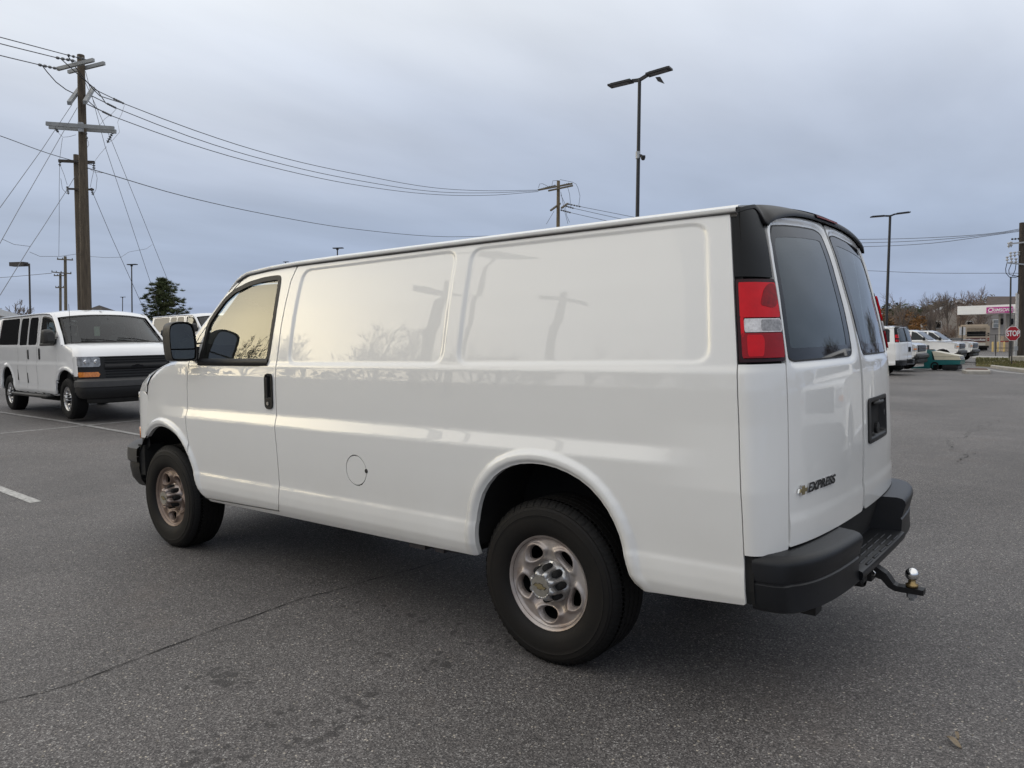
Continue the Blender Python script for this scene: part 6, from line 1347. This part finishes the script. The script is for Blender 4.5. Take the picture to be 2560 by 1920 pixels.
def tree_thing(name, loc, seed, h, label, group=None, m2=TWIG, spread=.55, lv=5, twig=.02, rot=0, sc_=1.0):
    key = (seed, h, m2.name); 
    if key not in protos:
        T, W_ = bare_mesh(h, seed, spread, lv, twig); r = empty(name, loc, label, 'tree', group, (0, 0, rot)); T.build('trunk', BARK, r, True); W_.build('crown', m2, r, True); protos[key] = r
    else: r = copy_tree(protos[key]); r['label'] = label; 
    if group: r['group'] = group
    r.location = tuple(map(float, loc)); r.rotation_euler = (0, 0, rot); r.scale = (sc_,)*3; return r
def gtop(px, ytop, depth):
    g = gp(px, 890, depth); return g, at(px, ytop, depth)[2]-g[2]
for (px, yt, dd, seed, lab, m2, sp) in ((2256, 716, 100, 3, 'large bare grey tree right of the second lamp post', TWIG, .75), (2322, 730, 112, 4, 'thin bare tree left of the gabled house', TWIG, .45), (2342, 727, 116, 5, 'thin bare tree just left of the house gable', TWIG, .42), (2371, 724, 104, 6, 'slender bare tree in front of the gabled house', TWIG, .35), (2441, 706, 100, 8, 'broad reddish bare tree rising behind the canopy', TWIGR, .75), (2398, 722, 98, 9, 'bushy brown tree covering the right half of the gabled house', TWIGR, .5)):
    g, h = gtop(px, yt, dd); tree_thing('bare_tree', g, seed, round(h, 1), lab, 'bare trees on the right', m2, sp, 4, .014, seed)
for i, (px, yt, dd) in enumerate(((2330, 815, 96), (2352, 806, 95), (2385, 812, 94), (2418, 800, 97), (2372, 795, 99))):
    g, h = gtop(px, yt, dd); tree_thing('bare_shrub', g, 20+i, round(h, 1), ('leafless shrub at the left corner of the gabled house', 'leafless shrub below the left window of the gabled house', 'leafless shrub in front of the middle of the gabled house', 'leafless shrub just left of the canopy', 'taller leafless shrub before the middle of the gabled house')[i], 'leafless shrubs before the house', TWIGR, .8, 3, .016, i)
def foliage(mb, c, rad, n, s, r, squash=.8):
    for _ in range(n):
        d = np.array([r.gauss(0, 1), r.gauss(0, 1), r.gauss(0, 1)]); d /= np.linalg.norm(d)+1e-9; p = c+d*rad*r.random()**.4*np.array([1, 1, squash]); a = np.array([r.gauss(0, 1), r.gauss(0, 1), r.gauss(0, .6)]); b = np.array([r.gauss(0, 1), r.gauss(0, 1), r.gauss(0, .6)]); k = s*r.uniform(.5, 1.2)
        mb.add([p-a*k*.5, p+a*k*.5, p+b*k*.7], [(0, 1, 2)])
def woods():
    r = random.Random(9)
    mats = [('woods_evergreen', mat('evergreen_foliage', (.050, .068, .028), .9, noise=.5, nscale=.5)), ('woods_rust', mat('rust_foliage', (.19, .095, .045), .9, noise=.5, nscale=.5, col2=(.12, .08, .042))), ('woods_brown', mat('brown_scrub', (.15, .115, .075), .9, noise=.5, nscale=.5, col2=(.095, .085, .052)))]
    B = [MB(), MB(), MB()]
    for k in range(520):
        px = r.uniform(2130, 2500); dd = r.uniform(122, 150); top = 762+6*math.sin(px*.05)+8*math.sin(px*.017+1)+(6 if px < 2210 else 0); y = top+6+(900-top)*r.random()**1.3
        t = r.random(); i = 0 if (2225 < px < 2330 and y < 800 and t < .75) or t < .12 else (1 if (2190 < px < 2300 and t < .7) else 2)
        foliage(B[i], at(px, y, dd), r.uniform(1.0, 2.0), 70, .42, r)
    for (nm, m), b in zip(mats, B): tag(b.build(nm, m), {'woods_evergreen': 'dark green evergreens of the far wood', 'woods_rust': 'rust-coloured trees of the far wood', 'woods_brown': 'brown leafless scrub of the far wood'}[nm], 'woods', kind='stuff')
    # far low scrub line all round on the left horizon too
    b = MB()
    for k in range(260):
        px = r.uniform(-200, 1300); dd = r.uniform(120, 150); foliage(b, at(px, r.uniform(822, 860), dd), 2.0, 30, .5, r)
    tag(b.build('far_scrub', mats[2][1]), 'low scrub along the far horizon on the left', 'woods', kind='stuff')
woods()
def orange_tree():
    g, h = gtop(2268, 778, 112); r = random.Random(2); o = empty('autumn_tree', g, 'rust-orange tree in the wood behind the distant passenger van', 'tree')
    mb = MB(); mb.tube([(0, 0, 0), (.1, 0, h*.6)], [.22, .08], 7)
    for k in range(9): a = k*.7; mb.tube([(0, 0, h*(.15+.05*k)), (1.6*math.cos(a), 1.6*math.sin(a), h*(.35+.05*k))], [.08, .02], 4)
    mb.build('trunk', BARK, o); mb = MB()
    for k in range(34): a = r.uniform(0, 6.28); z = r.uniform(.18, .97); q = r.uniform(.2, 1)*2.9*math.sin(min(1, z*1.1)*pi*.93)**.7; foliage(mb, np.array([q*math.cos(a), q*math.sin(a), z*h]), .8, 60, .30, r)
    mb.build('crown', mat('orange_foliage', (.27, .13, .04), .9, noise=.5, nscale=1, col2=(.17, .10, .04)), o)
orange_tree()
def pine():
    dd = 66; g = gp(416, 900, dd); top = at(415, 700, dd)[2]-g[2]; r = random.Random(12); o = empty('pine_tree', g, 'rounded dark green pine tree rising behind the parked vans', 'tree')
    mb = MB(); mb.tube([(0, 0, 0), (.05, .02, top*.5), (-.03, 0, top*.93)], [.20, .12, .03], 8); F = MB(); L = MB()
    for k in range(84):
        z = top*(.30+.67*(k/84)); a = k*2.4+r.uniform(-.4, .4); f = (z/top-.30)/.67; prof = np.interp(f, [0, .18, .4, .65, .85, 1], [2.15, 2.05, 1.75, 1.35, .95, .25]); l = prof*r.uniform(.72, 1.08)
        e = np.array([l*math.cos(a), l*math.sin(a), z+l*.22]); s = np.array([0, 0, z]); L.tube([s, s+(e-s)*.5+np.array([0, 0, .05]), e], [.045, .03, .012], 4, False)
        for t in np.linspace(.25, 1.05, 7):
            c = s+(e-s)*t+np.array([r.uniform(-.3, .3), r.uniform(-.3, .3), r.uniform(-.25, .3)])
            for j in range(44):
                d = np.array([r.gauss(0, 1), r.gauss(0, 1), abs(r.gauss(0, .9))]); d /= np.linalg.norm(d); q = c+d*r.uniform(.0, .05); w = np.cross(d, [r.random(), r.random(), r.random()]); w /= np.linalg.norm(w); ln = r.uniform(.18, .34); F.add([q-w*.030, q+w*.030, q+d*ln], [(0, 1, 2)])
    mb.build('trunk', BARK, o, True); L.build('limbs', BARK, o, True); F.build('needles', mat('pine_needles', (.060, .085, .030), .75, noise=.5, nscale=1.5, col2=(.115, .125, .050)), o)
pine()
g, h = gtop(22, 742, 75); tree_thing('bare_tree', g, 31, round(h, 1), 'bare treetop showing over the flat-roofed building at the left edge', 'bare trees on the left', TWIG, .7, 4, .02)

# ------------------------------------------------------------------ what the glossy paint mirrors: the near side of the street, behind the photographer
def street_side():
    r = random.Random(77); k = 0
    for i in range(34):
        az = math.radians(14+i*2.45+r.uniform(-.8, .8) if i < 34 else 27+(i-34)*2.6); dd = r.uniform(46, 70)
        x, y = 1+dd*math.cos(az), 1+dd*math.sin(az); s = r.uniform(.75, 1.15)
        tree_thing('bare_tree', (x, y, G(x, y)), 41+(i % 4), 11.0, 'leafless street tree behind the photographer, seen only mirrored in the van paint', 'street trees behind the photographer', TWIG, .62, 5, .013, r.uniform(0, 6), s)
    for i, (az, dd) in enumerate(((-95, 42), (-101, 50), (-108, 38), (-114, 52), (-121, 44), (-128, 55), (-137, 48), (-146, 52))):
        a = math.radians(az); x, y = -2+dd*math.cos(a), 3+dd*math.sin(a)
        tree_thing('bare_tree', (x, y, G(x, y)), 41+(i % 4), 11.0, 'leafless tree off to the right, seen only mirrored in the rear windows', 'trees mirrored in the rear windows', TWIG, .62, 5, .013, r.uniform(0, 6), r.uniform(.38, .6))
    hs = empty('brick_house', (41, 9.5, G(41, 9.5)), 'gabled brick house behind the photographer, mirrored in the parked passenger van windows', 'house', None, (0, 0, .5))
    mb = MB(); mb.prism([(-5, 0), (5, 0), (5, 6), (0, 9.5), (-5, 6)], -7, 7); mb.build('wall', mat('house_brick', (.055, .048, .045), .85, noise=.4, nscale=6), hs)
    mb = MB(); mb.prism([(-5.5, 5.7), (0, 9.6), (5.5, 5.7), (5.5, 6.0), (0, 9.95), (-5.5, 6.0)], -7.4, 7.4); mb.build('roof', mat('dark_shingle', (.05, .045, .045)), hs)
    for x_ in (-3, 0, 3): mb = MB(); mb.box(x_-.6, x_+.6, 6.98, 7.05, 2, 4); mb.box(x_-.6, x_+.6, -7.05, -6.98, 2, 4); mb.build('window', TINT, hs)
    b = MB()
    for i in range(540):
        az = math.radians(r.uniform(-5, 262)); dd = r.uniform(68, 80); foliage(b, np.array([dd*math.cos(az), dd*math.sin(az), r.uniform(.3, 4.6)]), 2.0, 26, .8, r)
    tag(b.build('hedge_row', mat('brown_scrub', (.085, .062, .038))), 'dense brown scrub behind the photographer, seen only mirrored', 'hedge', kind='stuff')
    for (az, dd, h, lab) in ((43.6, 21, 8.6, 'utility pole behind the photographer mirrored near the van ribs'), (54.2, 29, 11.0, 'second utility pole behind the photographer mirrored right of the van ribs')):
        a = math.radians(az); x, y = .5+dd*math.cos(a), .93+dd*math.sin(a); o = empty('utility_pole', (x, y, G(x, y)), lab, 'utility pole', 'wooden utility poles')
        mb = MB(); mb.tube([(0, 0, 0), (0, 0, h)], [.26, .19], 10); mb.build('pole', WOODD, o); mb = MB(); q = np.array([-math.sin(a), math.cos(a), 0]); mb.beam(q*-1.2+np.array([0, 0, h-.5]), q*1.2+np.array([0, 0, h-.5]), .14, .16); mb.build('crossarm', WOODD, o)
    a = math.radians(46.6); x, y = .54+17.5*math.cos(a), .93+17.5*math.sin(a); o = empty('street_lamp', (x, y, G(x, y)), 'double-headed lamp post behind the photographer mirrored between the van ribs', 'street lamp', 'parking lot lamps'); q = np.array([-math.sin(a), math.cos(a), 0])
    mb = MB(); mb.tube([(0, 0, 0), (0, 0, 9.2)], [.10, .07], 8); mb.build('pole', POLEB, o); mb = MB(); mb.beam(q*-1.3+np.array([0, 0, 9.15]), q*1.3+np.array([0, 0, 9.25]), .36, .09); mb.build('lamp_head', POLEB, o)
street_side()
